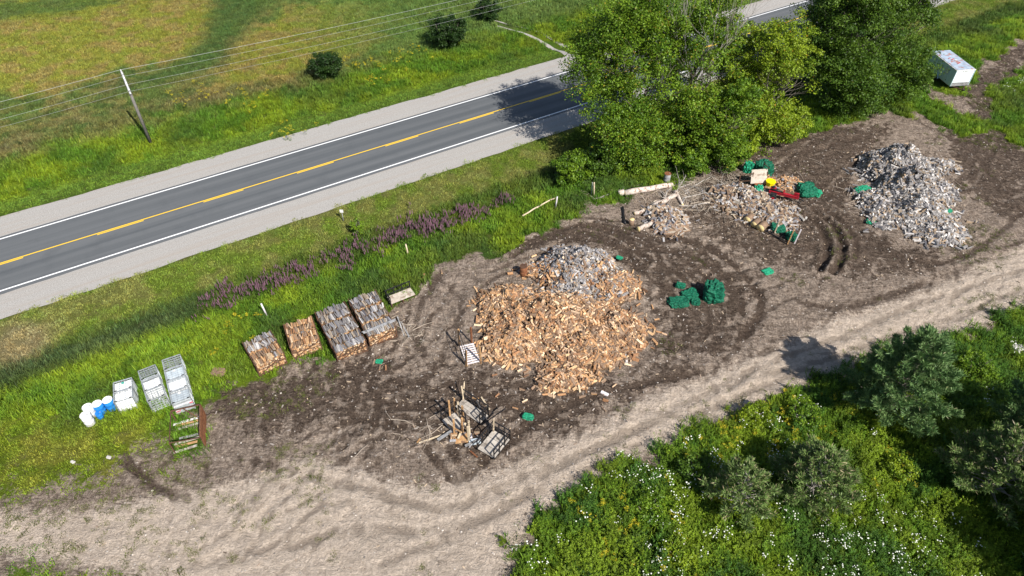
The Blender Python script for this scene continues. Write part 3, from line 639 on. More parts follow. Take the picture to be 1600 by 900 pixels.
# ------------------------------------------------------------------ loose chips, bark and stones on the soil
def chip(seed):
    r = random.Random(seed); a, b, c = r.uniform(.05, .14), r.uniform(.015, .035), r.uniform(.008, .02)
    return MB().box((0, 0, c / 2), (a, b, c), r.uniform(-.2, .2)).mesh('wood_chip', 'straw')
S_chip = source('wood_chip', [chip(i) for i in range(6)])
pile_px = [(870, 500), (870, 590), (900, 420), (1180, 320), (1040, 345), (1410, 310), (560, 560), (720, 680), (1225, 300), (1100, 300)]
n = 60000; x = RS.uniform(-38, 62, n); y = RS.uniform(15, 88, n); ok, U2, V2 = vis(x, y, 20); dd = dirt_sd(x, y); w = np.full(n, .05)
w += .14 * (fbm(x * .25, y * .25, 23) > .55)
for u, v in pile_px:
    c = g(u, v); w += .55 * np.exp(-((x - c.x) ** 2 + (y - c.y) ** 2) / 30)
keep = ok & (dd > .2) & (RS.uniform(0, 1, n) < w * (1 - .75 * (sdist(TRACK, x, y) > 0)))
P = np.stack([x[keep], y[keep], surf(x[keep], y[keep]) + .006], 1); base = np.array([[.40, .31, .22], [.28, .21, .16], [.12, .09, .07], [.34, .30, .27]])[RS.randint(0, 4, len(P))]
scatter('wood_chips', 'loose bark and splinters strewn over the yard soil', 'wood debris', P, base * RS.uniform(.7, 1.2, (len(P), 1)), s3(len(P), .7, 2.2), S_chip, 6, .25)
def pebble(seed):
    r = random.Random(seed); bm = bmesh.new(); bmesh.ops.create_icosphere(bm, subdivisions=1, radius=.04)
    for v in bm.verts: v.co *= r.uniform(.7, 1.2); v.co.z *= .6
    me_ = bpy.data.meshes.new('pebble'); bm.to_mesh(me_); bm.free(); me_.materials.append(M['straw']); return me_
S_peb = source('pebble', [pebble(i) for i in range(4)])
n = 9000; x = RS.uniform(-38, 62, n); y = RS.uniform(15, 88, n); ok, U2, V2 = vis(x, y, 20); dd = dirt_sd(x, y); keep = ok & (dd > 0)
P = np.stack([x[keep], y[keep], surf(x[keep], y[keep])], 1)
scatter('pebbles', 'small stones and clods on the track and yard', 'stones', P, np.array([[.38, .34, .30]]) * RS.uniform(.3, 1.3, (len(P), 1)), s3(len(P), .4, 1.9), S_peb, 4)

def stick(seed):
    r = random.Random(seed); L = r.uniform(.5, 1.3); m = MB(); p = [(-L / 2, 0, .03), (0, r.uniform(-.08, .08), .06), (L / 2, r.uniform(-.1, .1), .04)]; m.tube(p, [.02, .016, .006], 4, cap=False); return m.mesh('stick', 'straw')
S_st = source('stick', [stick(i) for i in range(6)])
pp = []
for u, v, a, b, k in [(1085, 310, 3.2, 2.2, 260), (1100, 285, 3, 1.5, 120), (1060, 300, 2, 1.0, 90), (640, 520, 2, 1.5, 60), (700, 680, 3.5, 2, 22), (1150, 275, 3, 1.5, 90), (1380, 300, 5, 4, 120), (950, 300, 2.5, 1, 60), (1180, 320, 4, 3, 90)]:
    c = g(u, v); pp.append(np.stack([c.x + RS.normal(0, a * .55, k), c.y + RS.normal(0, b * .55, k)], 1))
pp = np.concatenate(pp); P = np.stack([pp[:, 0], pp[:, 1], surf(pp[:, 0], pp[:, 1])], 1)
scatter('brush_sticks', 'dry sticks and twigs littering the soil between the grey heaps', 'brush', P, np.array([[.42, .35, .28]]) * RS.uniform(.4, 1.2, (len(P), 1)), s3(len(P), .7, 1.5), S_st, 6, .08)
# ------------------------------------------------------------------ trees
def tubes_rec(m, p, d, L, r, depth, rnd, tips, up=.25, spread=.6):
    pts = [p]; rs = [r]; k = 4; q = p.copy(); dd = d.copy()
    for i in range(k):
        dd = (dd + Vector((rnd.uniform(-.18, .18), rnd.uniform(-.18, .18), rnd.uniform(-.05, .12)))).normalized()
        q = q + dd * L / k; pts.append(q.copy()); rs.append(r * (1 - .55 * (i + 1) / k))
        if depth > 0 and i >= 1:
            for _ in range(2 if depth > 1 else 1):
                a = rnd.uniform(0, 6.28); o = dd.orthogonal().normalized(); o.rotate(Matrix.Rotation(a, 3, dd))
                nd = (dd * .55 + o * spread + Vector((0, 0, up))).normalized()
                tubes_rec(m, q.copy(), nd, L * rnd.uniform(.55, .75), rs[-1] * .6, depth - 1, rnd, tips, up, spread)
    m.tube(pts, rs, 6 if r > .08 else 4, cap=False); tips.append((q.copy(), dd.copy(), depth))
def leaves(name, cl, nper, rad, size, mat, parent, flat=.62, seed=1, hi=.0, tone=None):
    rs = np.random.RandomState(seed); C = np.array([c[0][:] for c in cl]); n = len(C) * nper
    ci = np.repeat(np.arange(len(C)), nper); rr_ = np.array([c[1] for c in cl])[ci]
    off = rs.normal(0, 1, (n, 3)); off /= (np.linalg.norm(off, axis=1, keepdims=True) + 1e-6); off *= (rs.uniform(0, 1, (n, 1)) ** .5) * rad * rr_[:, None]; off[:, 2] *= flat
    # ragged clumps: sub-clumps within a clump
    P = C[ci] + off
    nrm = off / (np.linalg.norm(off, axis=1, keepdims=True) + 1e-6) * .5 + rs.normal(0, .55, (n, 3)) + np.array([0, 0, .55]); nrm /= np.linalg.norm(nrm, axis=1, keepdims=True)
    a = rs.normal(0, 1, (n, 3)); t1 = np.cross(nrm, a); t1 /= np.linalg.norm(t1, axis=1, keepdims=True); t2 = np.cross(nrm, t1)
    sz_ = size * rs.uniform(.6, 1.25, (n, 1))
    V = np.stack([P - t1 * sz_ * .5, P + t2 * sz_ * .3 + nrm * sz_ * .08, P + t1 * sz_ * .5, P - t2 * sz_ * .3 + nrm * sz_ * .08], 1).reshape(-1, 3)
    Fc = np.arange(4 * n).reshape(n, 4)
    me_ = npmesh(name, V, Fc, [mat]); cv = rs.uniform(0, 1, len(C))[ci] * .7 + rs.uniform(0, .3, n)
    if tone is not None: cv = np.clip(cv * .5 + tone(C[ci]) * .6, 0, 1)
    sp = (rs.uniform(0, 1, n) < hi) * 1.0
    setcol(me_, 'lv', np.repeat(np.stack([cv, sp, cv * 0], 1), 4, 0))
    o = bpy.data.objects.new(name, me_); COL.objects.link(o); o.parent = parent; return o
M['leafA'] = leaf_mat('mid_green_leaves', (.05, .125, .010), (.20, .31, .02), (.26, .22, .02))
M['leafB'] = leaf_mat('yellow_green_leaves', (.11, .19, .010), (.29, .375, .022), (.35, .2, .02))
M['leafD'] = leaf_mat('dark_green_leaves', (.03, .08, .010), (.12, .205, .018), (.15, .17, .02))
M['leafS'] = leaf_mat('shrub_leaves', (.014, .04, .009), (.04, .082, .014), (.08, .1, .02))
M['needle'] = leaf_mat('pine_needles', (.06, .14, .04), (.185, .28, .10), (.26, .25, .13), tr=.1)
M['needlep'] = leaf_mat('faded_pine_needles', (.095, .16, .04), (.20, .285, .085), (.32, .27, .16), tr=.1)
def tree(u, v, h, r, mat, label, seed, trunk='trunk', low=.12, ncl=230, nper=70, name='broadleaf_tree', dens=1.0, group=None, size=.21, dead=False, hi=.01, lean=(0, 0), crad=1.0):
    rnd = random.Random(seed); b = G(u, v); root = empty(name, b, 0, label=label, cat='tree', group=group)
    m = MB(); tips = []; top = Vector((lean[0], lean[1], h * .62)); pts = [Vector((0, 0, -.2)), top * .35 + Vector((rnd.uniform(-.2, .2), 0, 0)), top * .7, top]
    m.tube(pts, [h * .026, h * .021, h * .015, h * .008], 8)
    for i in range(11):
        k = .25 + .7 * i / 11; a = i * 2.4 + rnd.uniform(-.4, .4); p = top * k
        d = Vector((math.cos(a), math.sin(a), .55 + .8 * k)).normalized(); tubes_rec(m, p, d, r * (.72 - .2 * k), h * .009, 2 if i % 2 else 1, rnd, tips, .3)
    m.build('trunk', trunk, root, True)
    # uneven envelope of lobes
    lobes = []
    for i in range(16):
        a = i * 2.4 + rnd.uniform(-.5, .5); k = low + .04 + (.9 - low) * ((i * .618) % 1); q = r * rnd.uniform(.35, .72) * math.sin(math.pi * min(.98, max(.16, (k - low) / (1 - low) * .82 + .14))) ** .6
        lobes.append((Vector((lean[0] * k + q * math.cos(a), lean[1] * k + q * math.sin(a), h * k)), r * rnd.uniform(.28, .5)))
    lobes.append((Vector((lean[0], lean[1], h * .88)), r * .42)); lobes.append((Vector((lean[0], lean[1], h * .86)), r * .5)); lobes.append((Vector((lean[0] + r * .25, lean[1], h * .74)), r * .55)); lobes.append((Vector((lean[0] - r * .28, lean[1] + r * .15, h * .72)), r * .52)); lobes.append((Vector((lean[0], lean[1] - r * .3, h * .7)), r * .5)); lobes.append((Vector((lean[0] * .5, lean[1] * .5, h * .5)), r * .6))
    cl = []
    for i in range(ncl):
        c, q = rnd.choice(lobes); d = Vector((rnd.gauss(0, 1), rnd.gauss(0, 1), rnd.gauss(0, 1) + .25)).normalized()
        p = c + d * q * rnd.uniform(.5, 1.32); p.z = max(p.z, h * low * .6); cl.append((p, rnd.uniform(.55, 1.35)))
    leaves('crown', cl, int(nper * dens * 1.45), r * .16 * crad, size, mat, root, seed=seed, hi=hi)
    if dead:
        m = MB(); tt_ = []
        for i in range(9):
            a = rnd.uniform(0, 6.28); tubes_rec(m, Vector((lean[0], lean[1], h * .6)) + Vector((math.cos(a), math.sin(a), 0)) * r * .25, Vector((math.cos(a) * .55, math.sin(a) * .55, 1)).normalized(), h * .36, .05, 2, rnd, tt_, .5, .5)
        m.build('bare_branches', 'deadb', root, True)
    return root
rt = 'roadside trees beside the yard'
tree(982, 250, 15.5, 6.2, 'leafA', 'broad mid green tree leaning over the road at the left end of the row', 1, group=rt, ncl=760, nper=75, hi=.03, low=.1, lean=(-.8, .5))
tree(1062, 232, 15, 5.0, 'leafA', 'tall green tree with bare pale branches sticking out of its top', 2, group=rt, ncl=430, nper=66, dead=True, low=.1, hi=.05)
tree(1120, 255, 7.5, 3.6, 'leafA', 'low green tree in front of the taller ones above the yard edge', 9, group=rt, ncl=240, nper=60, low=.1)
tree(1180, 215, 11, 4.6, 'leafB', 'yellow green tree right of the tall bare topped one', 3, group=rt, ncl=380, nper=66, low=.05, hi=.02)
tree(1130, 190, 10.5, 3.6, 'leafB', 'sparse yellow green tree between the tall bare topped one and the road', 13, group=rt, ncl=200, nper=60, low=.15, hi=.03, dead=False)
tree(1292, 165, 14, 5.6, 'leafD', 'dark dense tree next to the yellow green one', 4, group=rt, ncl=900, nper=80, low=.02)
tree(1360, 142, 14.5, 5.4, 'leafD', 'dark dense tree nearest the white trailer', 5, group=rt, ncl=900, nper=80, low=.02)
tree(1345, 100, 12, 4.2, 'leafD', 'dark tree at the road edge behind the two dense ones', 6, group=rt, ncl=340, nper=66, low=.05)
tree(1262, 105, 11, 2.6, 'leafB', 'slim yellow green tree standing by the far road gap', 8, group=rt, ncl=100, nper=45)
tree(985, 262, 4.6, 2.6, 'leafA', 'small bushy tree under the big tree at the weeds', 14, group=rt, ncl=90, nper=60, low=.05)
def bush(u, v, h, r, mat, label, seed, ncl=90, nper=110, group=None, size=.2, name='round_bush', cr=.5):
    rnd = random.Random(seed); b = G(u, v); root = empty(name, b, 0, label=label, cat='bush', group=group); m = MB()
    for i in range(7):
        a = i * .9 + rnd.random(); m.tube([(0, 0, -.1), (math.cos(a) * r * .4, math.sin(a) * r * .4, h * .45), (math.cos(a) * r * .55, math.sin(a) * r * .55, h * .75)], [.05, .035, .015], 5)
    m.build('stem', 'trunk', root)
    cl = []
    for i in range(ncl):
        d = Vector((rnd.gauss(0, 1), rnd.gauss(0, 1), rnd.gauss(0, 1))).normalized(); k = rnd.uniform(.45, .92); c = Vector((d.x * r * k, d.y * r * k, max(.25, h * .5 + d.z * h * .5 * k))); cl.append((c, rnd.uniform(.7, 1.2)))
    leaves('crown', cl, nper, cr, size, mat, root, seed=seed); return root
gb = 'round bushes across the road'
bush(512, 120, 3.0, 2.0, 'leafS', 'round dark bush alone above the road', 21, group=gb)
bush(700, 72, 4.0, 2.7, 'leafS', 'largest round dark bush in the field, under the power lines', 22, 140, group=gb)
bush(762, 32, 3.0, 1.9, 'leafS', 'round dark bush at the top edge of the photo, beside the largest bush', 23, 80, group=gb)
gs = 'shrubs under the roadside trees'
bush(893, 285, 3.2, 2.0, 'leafA', 'leafy shrub at the left foot of the big tree', 24, 90, group=gs, size=.22)
bush(935, 275, 3.4, 2.0, 'leafD', 'darker shrub just right of the leftmost shrub, under the big tree', 25, 90, group=gs, size=.22)
bush(1075, 268, 2.6, 2.0, 'leafA', 'shrub behind the old barrel at the edge of the trees', 26, 80, group=gs, size=.22)
bush(1150, 240, 3.0, 2.2, 'leafB', 'yellow green shrub behind the board on the rack', 27, 80, group=gs, size=.22)
bush(1235, 200, 2.4, 2.0, 'leafB', 'yellow green shrub at the foot of the dark trees', 28, 70, group=gs, size=.22)
bush(1418, 124, 1.8, 1.4, 'leafA', 'green shrub left of the trailer', 29, 60, group=gs, size=.22)
bush(560, 366, 1.9, .55, 'leafA', 'slim young sapling in the mown verge beside the marker post', 30, 22, 50, size=.16, name='sapling', cr=.28)
gt = 'bushes in the thicket'
for i, (u, v, h, r, mt, lb) in enumerate([(1250, 660, 1.7, 1.3, 'leafA', 'bright green bush beside the track under the pine shadow'), (1085, 745, 1.6, 1.3, 'leafD', 'dark bush left of the smallest pine'),
        (1175, 655, 1.3, 1.1, 'leafB', 'yellow green bush near the corner of the track'), (1010, 800, 1.2, 1.1, 'leafA', 'green bush among the white flowers by the track'),
        (1400, 745, 1.3, 1.0, 'leafB', 'yellow green bush between the tall pine and the faded pine'), (1520, 580, 1.5, 1.4, 'leafA', 'green bush right of the tall pine'),
        (1060, 870, 1.0, 1.1, 'leafB', 'yellow green bush near the bottom edge of the photo')]):
    bush(u, v, h, r, mt, lb, 50 + i, 40, 60, group=gt, size=.15, cr=.34)

def pine(base, h, r, mat, label, seed, nb=70, tuftn=36, name='pine_tree', group='pines in the thicket', open_=.0, tl=.34):
    rnd = random.Random(seed); rs = np.random.RandomState(seed); root = empty(name, base, 0, label=label, cat='tree', group=group); m = MB()
    m.tube([(0, 0, -.2), (.05, .02, h * .5), (0, 0, h * .98)], [h * .018, h * .012, .02], 7); cs = []; ds = []
    for i in range(nb):
        k = .08 + .9 * (i / nb) ** 1.0; z = h * k; a = i * 2.399 + rnd.uniform(-.3, .3); L = r * ((1 - k) ** .75) * 1.1 * rnd.uniform(.75, 1.15) * (1.0 if k > .2 else .85) + .22
        up = .12 + .55 * k; d = Vector((math.cos(a), math.sin(a), up)).normalized()
        p0 = Vector((0, 0, z)); p1 = p0 + d * L * .55; p2 = p0 + d * L + Vector((0, 0, .12 * L)); m.tube([p0, p1, p2], [.035 * (1.2 - k), .022, .008], 4, cap=False)
        n = max(6, int(tuftn * L / 2))
        for j in range(n):
            q = rnd.uniform(.3 + open_, 1.0) ** .8; sd_ = d.cross(Vector((0, 0, 1))).normalized() * rnd.uniform(-.26, .26) * L * (1.15 - q) * 1.1
            c = p0.lerp(p2, q) + sd_ + Vector((0, 0, rnd.uniform(-.08, .12))); cs.append(c[:]); e = (d * .7 + sd_ * .9 + Vector((rnd.gauss(0, .25), rnd.gauss(0, .25), .5))).normalized(); ds.append(e[:])
    m.build('trunk', 'deadb' if open_ else 'trunk', root)
    C = np.array(cs); D = np.array(ds); K = 8; n = len(C) * K; ci = np.repeat(np.arange(len(C)), K)
    dd = D[ci] + rs.normal(0, .55, (n, 3)); dd /= np.linalg.norm(dd, axis=1, keepdims=True); P = C[ci] + rs.normal(0, .03, (n, 3))
    sd_ = np.cross(dd, rs.normal(0, 1, (n, 3))); sd_ /= np.linalg.norm(sd_, axis=1, keepdims=True); L = tl * rs.uniform(.6, 1.2, (n, 1)); w = .024
    V = np.stack([P - sd_ * w, P + dd * L * .6 - sd_ * w * .8, P + dd * L, P + dd * L * .5 + sd_ * w], 1).reshape(-1, 3)
    me_ = npmesh('needles', V, np.arange(4 * n).reshape(n, 4), [mat]); cv = np.clip(rs.uniform(0, 1, len(C))[ci] * .8 + rs.uniform(0, .2, n), 0, 1)
    setcol(me_, 'lv', np.repeat(np.stack([cv, (rs.uniform(0, 1, n) < (.12 if open_ else .02)) * 1., cv * 0], 1), 4, 0))
    o = bpy.data.objects.new('needles', me_); COL.objects.link(o); o.parent = root; return root
def B(x, y): return Vector((x, y, sz(x, y)))
pine(B(24.6, 27.2), 7.2, 3.6, 'needle', 'tallest blue green pine casting its shadow over the track', 31, 84, 62)
pine(G(1262, 775), 3.9, 2.5, 'needlep', 'faded grey green pine between the smallest and the tallest pine', 32, 64, 46, open_=.15)
pine(G(1150, 790), 3.3, 2.0, 'needlep', 'smallest pine, pale and sparse, nearest the track corner', 33, 50, 36, open_=.18)
pine(G(1540, 770), 5.0, 3.0, 'needlep', 'pine with pale bare twigs at the right edge of the photo', 34, 80, 44, open_=.15)
pine(G(1610, 690), 6.5, 2.8, 'needle', 'tall pine cut by the right edge of the photo', 35, 70, 46)
for i, (u, v, h, r) in enumerate([(1500, 700, 7, 3.2), (1540, 800, 8, 3.4), (1600, 740, 8.5, 3.6), (1590, 860, 8, 3.2), (1510, 850, 6, 2.4)]):
    c = g0(u, v); q = h * .6; pine(B(c[0] + .62 * q + 1.2, c[1] - .78 * q), h, r, 'needle', 'pine standing in the thicket beyond the right edge of the photo', 36 + i, 70, 44)

# ------------------------------------------------------------------ firewood
def logmesh(seed, mats):
    r = random.Random(seed); L = r.uniform(.36, .50); m = MB(); ty = seed % 4
    if ty == 0: sec = [(0, .085), (.085, -.04), (.03, -.08), (-.04, -.075), (-.08, -.03)]; bk = (1, 2, 3)
    elif ty == 1: sec = [(-.075, .05), (.08, .055), (.07, -.05), (0, -.075), (-.065, -.045)]; bk = (2, 3)
    elif ty == 2: sec = [(-.06, .035), (.065, .045), (.055, -.045), (-.05, -.05)]; bk = (2,)
    else: sec = [(-.01, .07), (.075, -.02), (.04, -.06), (-.055, -.05)]; bk = (1, 2)
    k = r.uniform(.75, 1.15); sec = [(x * k * r.uniform(.85, 1.15), y * k * r.uniform(.85, 1.15)) for x, y in sec]; n = len(sec)
    k2 = r.uniform(.85, 1.08); tw = r.uniform(-.012, .012)
    v = [(-L / 2, x, y) for x, y in sec] + [(L / 2, x * k2 + tw, y * k2 - tw) for x, y in sec]
    m.add(v, [tuple(range(n))[::-1], tuple(range(n, 2 * n))], 0)
    for i in range(n): m.add([v[i], v[(i + 1) % n], v[n + (i + 1) % n], v[n + i]], [(0, 1, 2, 3)], 1 if i in bk else 0)
    # weld
    uv = {}; vs = []; fs = []
    for f in m.f:
        q = []
        for i in f:
            kx = tuple(round(c, 5) for c in m.v[i])
            if kx not in uv: uv[kx] = len(vs); vs.append(kx)
            q.append(uv[kx])
        fs.append(tuple(q))
    m.v, m.f = vs, fs; return m
LOGS = [logmesh(i, None) for i in range(12)]
def lmesh(i, w, b): return LOGS[i].mesh('split_log', [w, b])
def placed(items, name, wood, bark, parent=None, extra=None, mats=None, **k):   # many logs as one mesh
    V = []; Fc = []; MI = []; b = 0
    for (li, loc, rot, sc) in items:
        lm = LOGS[li]; A = np.array(lm.v) * sc; Rm = np.array(rot.to_matrix()); A = A @ Rm.T + np.array(loc[:]); V.append(A); Fc += [tuple(q + b for q in f) for f in lm.f]; MI += lm.m; b += len(A)
    V = np.concatenate(V); mm = MB(); mm.v = [tuple(q) for q in V]; mm.f = Fc; mm.m = MI
    if extra: mm.add(extra[0], extra[1], 2)
    return mm.build(name, [wood, bark, 'core'] if extra else [wood, bark], parent, **k)
def heap(lobes, n, seed, wood, bark, name, label, single=0, slabel='', greyf=None, sgroup='', sc=(.65, 1.3), cat='firewood pile', hs=1.0, sbias=None, scat='firewood'):
    """lobes: (u,v,ru,rv,h) pixel centre, radii in metres"""
    rs = np.random.RandomState(seed); L = [(g(u, v), a, b, h) for u, v, a, b, h in lobes]
    def hf(x, y):
        z = 0 * x
        for c, a, b, h in L:
            d = np.hypot((x - c.x) / a, (y - c.y) / b); d = d * (1 + .45 * (fbm(x * .8 + seed, y * .8, seed) - .5)); z = np.maximum(z, h * np.clip(1 - d, 0, 1) ** .85)
        return z * (1 + .75 * (fbm(x * 1.2, y * 1.2, seed + 2) - .5))
    x0 = min(c.x - a for c, a, b, h in L) - .4; x1 = max(c.x + a for c, a, b, h in L) + .4; y0 = min(c.y - b for c, a, b, h in L) - .4; y1 = max(c.y + b for c, a, b, h in L) + .4
    # mound under the logs
    gx = np.arange(x0, x1, .2); gy = np.arange(y0, y1, .2); XX, YY = np.meshgrid(gx, gy); HH = hf(XX, YY); ZZ = surf(XX, YY) + np.where(HH > .02, HH * .93 - .02, -.15)
    vs = np.stack([XX.ravel(), YY.ravel(), ZZ.ravel()], 1); J = np.arange(len(gx) * len(gy)).reshape(len(gy), len(gx)); fs = []
    for j in range(len(gy) - 1):
        for i in range(len(gx) - 1):
            if HH[j:j + 2, i:i + 2].max() > .02: fs.append((J[j, i], J[j, i + 1], J[j + 1, i + 1], J[j + 1, i]))
    items = []; N_ = n * 12; cx_ = rs.uniform(x0, x1, N_); cy_ = rs.uniform(y0, y1, N_); hh = hf(cx_, cy_)
    ed = np.full(N_, 9.)
    for c, a, b, h in L: ed = np.minimum(ed, np.hypot((cx_ - c.x) / a, (cy_ - c.y) / b))
    ok_ = np.where(hh > .22, 1., np.where(hh > .03, .42, .30 * np.exp(-np.clip(ed - .8, 0, 9) * 7))) > rs.rand(N_)
    cx_, cy_, hh = cx_[ok_][:n], cy_[ok_][:n], hh[ok_][:n]; e = .15
    gX = (hf(cx_ + e, cy_) - hf(cx_ - e, cy_)) / (2 * e); gY = (hf(cx_, cy_ + e) - hf(cx_, cy_ - e)) / (2 * e); sz_ = surf(cx_, cy_)
    for x, y, h, gxn, gyn, s0_ in zip(cx_, cy_, hh, gX, gY, sz_):
        nr = Vector((-gxn * .8, -gyn * .8, 1)).normalized(); q = Vector((0, 0, 1)).rotation_difference(nr); a = rs.uniform(0, 6.28)
        rot = q @ Euler((rs.uniform(0, 6.28), rs.normal(0, .32), 0)).to_quaternion() if False else q @ (Euler((0, 0, a)).to_quaternion() @ Euler((rs.uniform(0, 6.28), rs.normal(0, .30 if h > .1 else .05), 0)).to_quaternion())
        z = s0_ + max(h, 0) + (rs.uniform(-.02, .12) if h > .08 else .05); s = rs.uniform(*sc); items.append((rs.randint(12), Vector((x, y, z)), rot, s))
    grey = [greyf is not None and rs.rand() < greyf(i[1]) for i in items]
    first = [i for i, q in zip(items, grey) if not q]; sec = [i for i, q in zip(items, grey) if q]
    if single:
        # the logs lying highest and nearest the camera become things of their own
        key = sorted(range(len(first)), key=lambda i: first[i][1].y - 14 * (first[i][3]) - 6 * (first[i][1].z))[:single]; ks = set(key)
        ms = [lmesh(i, wood, bark) for i in range(12)]
        for i in key:
            li, loc, rot, s = first[i]; o = inst('firewood_log', ms[li], loc + Vector((0, 0, .03)), rot.to_euler(), (s,) * 3, label=slabel, cat=scat, group=sgroup)
        first = [q for i, q in enumerate(first) if i not in ks]
    placed(first, name, wood, bark, None, ([tuple(p) for p in vs], fs), label=label, cat=cat, kind='stuff')
    return sec, hf
gp = [g(903, 412), g(893, 466), g(860, 462)]
def gf(p):
    a = math.exp(-((p.x - gp[0].x) ** 2 / 9.0 + (p.y - gp[0].y) ** 2 / 7.5)); b = math.exp(-((p.x - gp[1].x) ** 2 / 5 + (p.y - gp[1].y) ** 2 / .9)); return min(.97, 1.5 * a + .9 * b)
sec, hf_main = heap([(900, 430, 3.3, 3.2, 2.6), (868, 508, 5.3, 3.6, 2.3), (794, 474, 2.6, 1.9, 1.3), (958, 518, 2.6, 2.2, 1.3), (883, 590, 2.3, 1.5, .7), (950, 450, 2.6, 2.1, 1.4), (812, 540, 3.0, 2.0, 1.3), (908, 545, 3.6, 2.2, 1.4), (835, 425, 1.2, 1.0, .5)],
     9000, 3, 'fresh', 'barkf', 'firewood_pile', 'large heap of freshly split pale orange firewood in the middle of the yard', 300, 'split orange log lying on the near side of the big central firewood heap', gf, 'split logs on the big central heap', (.65, 1.35))
placed(sec, 'weathered_firewood', 'greyw', 'barkg', label='weathered grey firewood covering the top of the big central heap', cat='firewood pile', kind='stuff')
heap([(1160, 312, 2.8, 2.4, .9), (1195, 335, 3.0, 2.2, .9), (1130, 302, 1.6, 1.2, .6), (1215, 350, 1.8, 1.4, .6)], 1300, 5, 'greytan', 'barkf', 'grey_firewood_pile', 'grey firewood heap in front of the red log splitter', sc=(.9, 1.6))
heap([(1220, 291, 2.3, 1.5, .7)], 380, 6, 'mixw', 'barkf', 'pale_firewood_pile', 'small pale firewood heap between the yellow bucket and green mesh bags')
heap([(1045, 350, 1.7, 2.0, .8), (1030, 335, 1.4, 1.2, .6)], 330, 7, 'greytan', 'barkf', 'small_grey_firewood_pile', 'small grey firewood heap beside the fallen trunks', sc=(1.0, 1.8))
heap([(1398, 268, 3.6, 3.1, 2.6), (1425, 302, 3.6, 3.4, 2.6), (1432, 334, 3.5, 2.7, 1.7), (1382, 318, 2.6, 2.2, .9), (1462, 362, 2.8, 1.9, .6), (1390, 340, 2.4, 1.8, .7), (1462, 262, 2.2, 1.4, .6)], 6200, 8, 'whitew', 'barkg', 'bleached_firewood_pile', 'large bleached grey and white firewood heap on the right of the yard', sc=(.7, 1.5))
# loose logs lying near the heaps
ml = [lmesh(i, 'fresh', 'barkf') for i in range(12)]; mg = [lmesh(i, 'greyw', 'barkg') for i in range(12)]
def loose(pts, ms, lab, grp, sc=1.0, rx=None):
    for i, (u, v) in enumerate(pts):
        p = G(u, v); rnd = random.Random(u * 7 + v); inst('firewood_log', ms[(u + v) % len(ms)], p + Vector((0, 0, .06)), (rnd.uniform(0, 6), 0, rnd.uniform(0, 6)), (sc,) * 3, label=lab, cat='firewood', group=grp)
rnd = random.Random(5)
loose([(945, 615)], [MB().tube([(-.22, 0, 0), (.22, 0, 0)], .11, 9).mesh('short_log', 'slat')], 'single white cut log lying alone below the big heap', None, 1.2)
loose([(978, 563)], mg, 'single grey log at the right foot of the big heap', None, 1.6)
loose([(rnd.randint(770, 960), rnd.randint(560, 640)) for _ in range(26)] + [(rnd.randint(1000, 1040), rnd.randint(480, 550)) for _ in range(10)] + [(662, 432), (690, 425)], ml, 'stray split log lying on the soil around the big central heap', 'stray logs around the big heap')
loose([(rnd.randint(1060, 1120), rnd.randint(300, 345)) for _ in range(14)], mg, 'stray grey log on the soil between the two grey heaps', 'stray logs between the grey heaps')
loose([(rnd.randint(1330, 1370), rnd.randint(250, 370)) for _ in range(10)] + [(rnd.randint(1480, 1530), rnd.randint(330, 390)) for _ in range(10)], mg, 'stray weathered log beside the bleached heap on the right', 'stray logs around the bleached heap')
# small offcut clump with green rag
for i, (u, v, lb) in enumerate([(585, 568, 'pale offcut left of the green rag in the yard'), (594, 577, 'pale offcut just below the green rag in the yard'), (603, 577, 'orange offcut right of the green rag in the yard'), (590, 562, 'pale offcut behind the green rag in the yard')]):
    loose([(u, v)], [ml[4], ml[7], ml[1], ml[2]][i:i + 1], lb, None, 1.1)

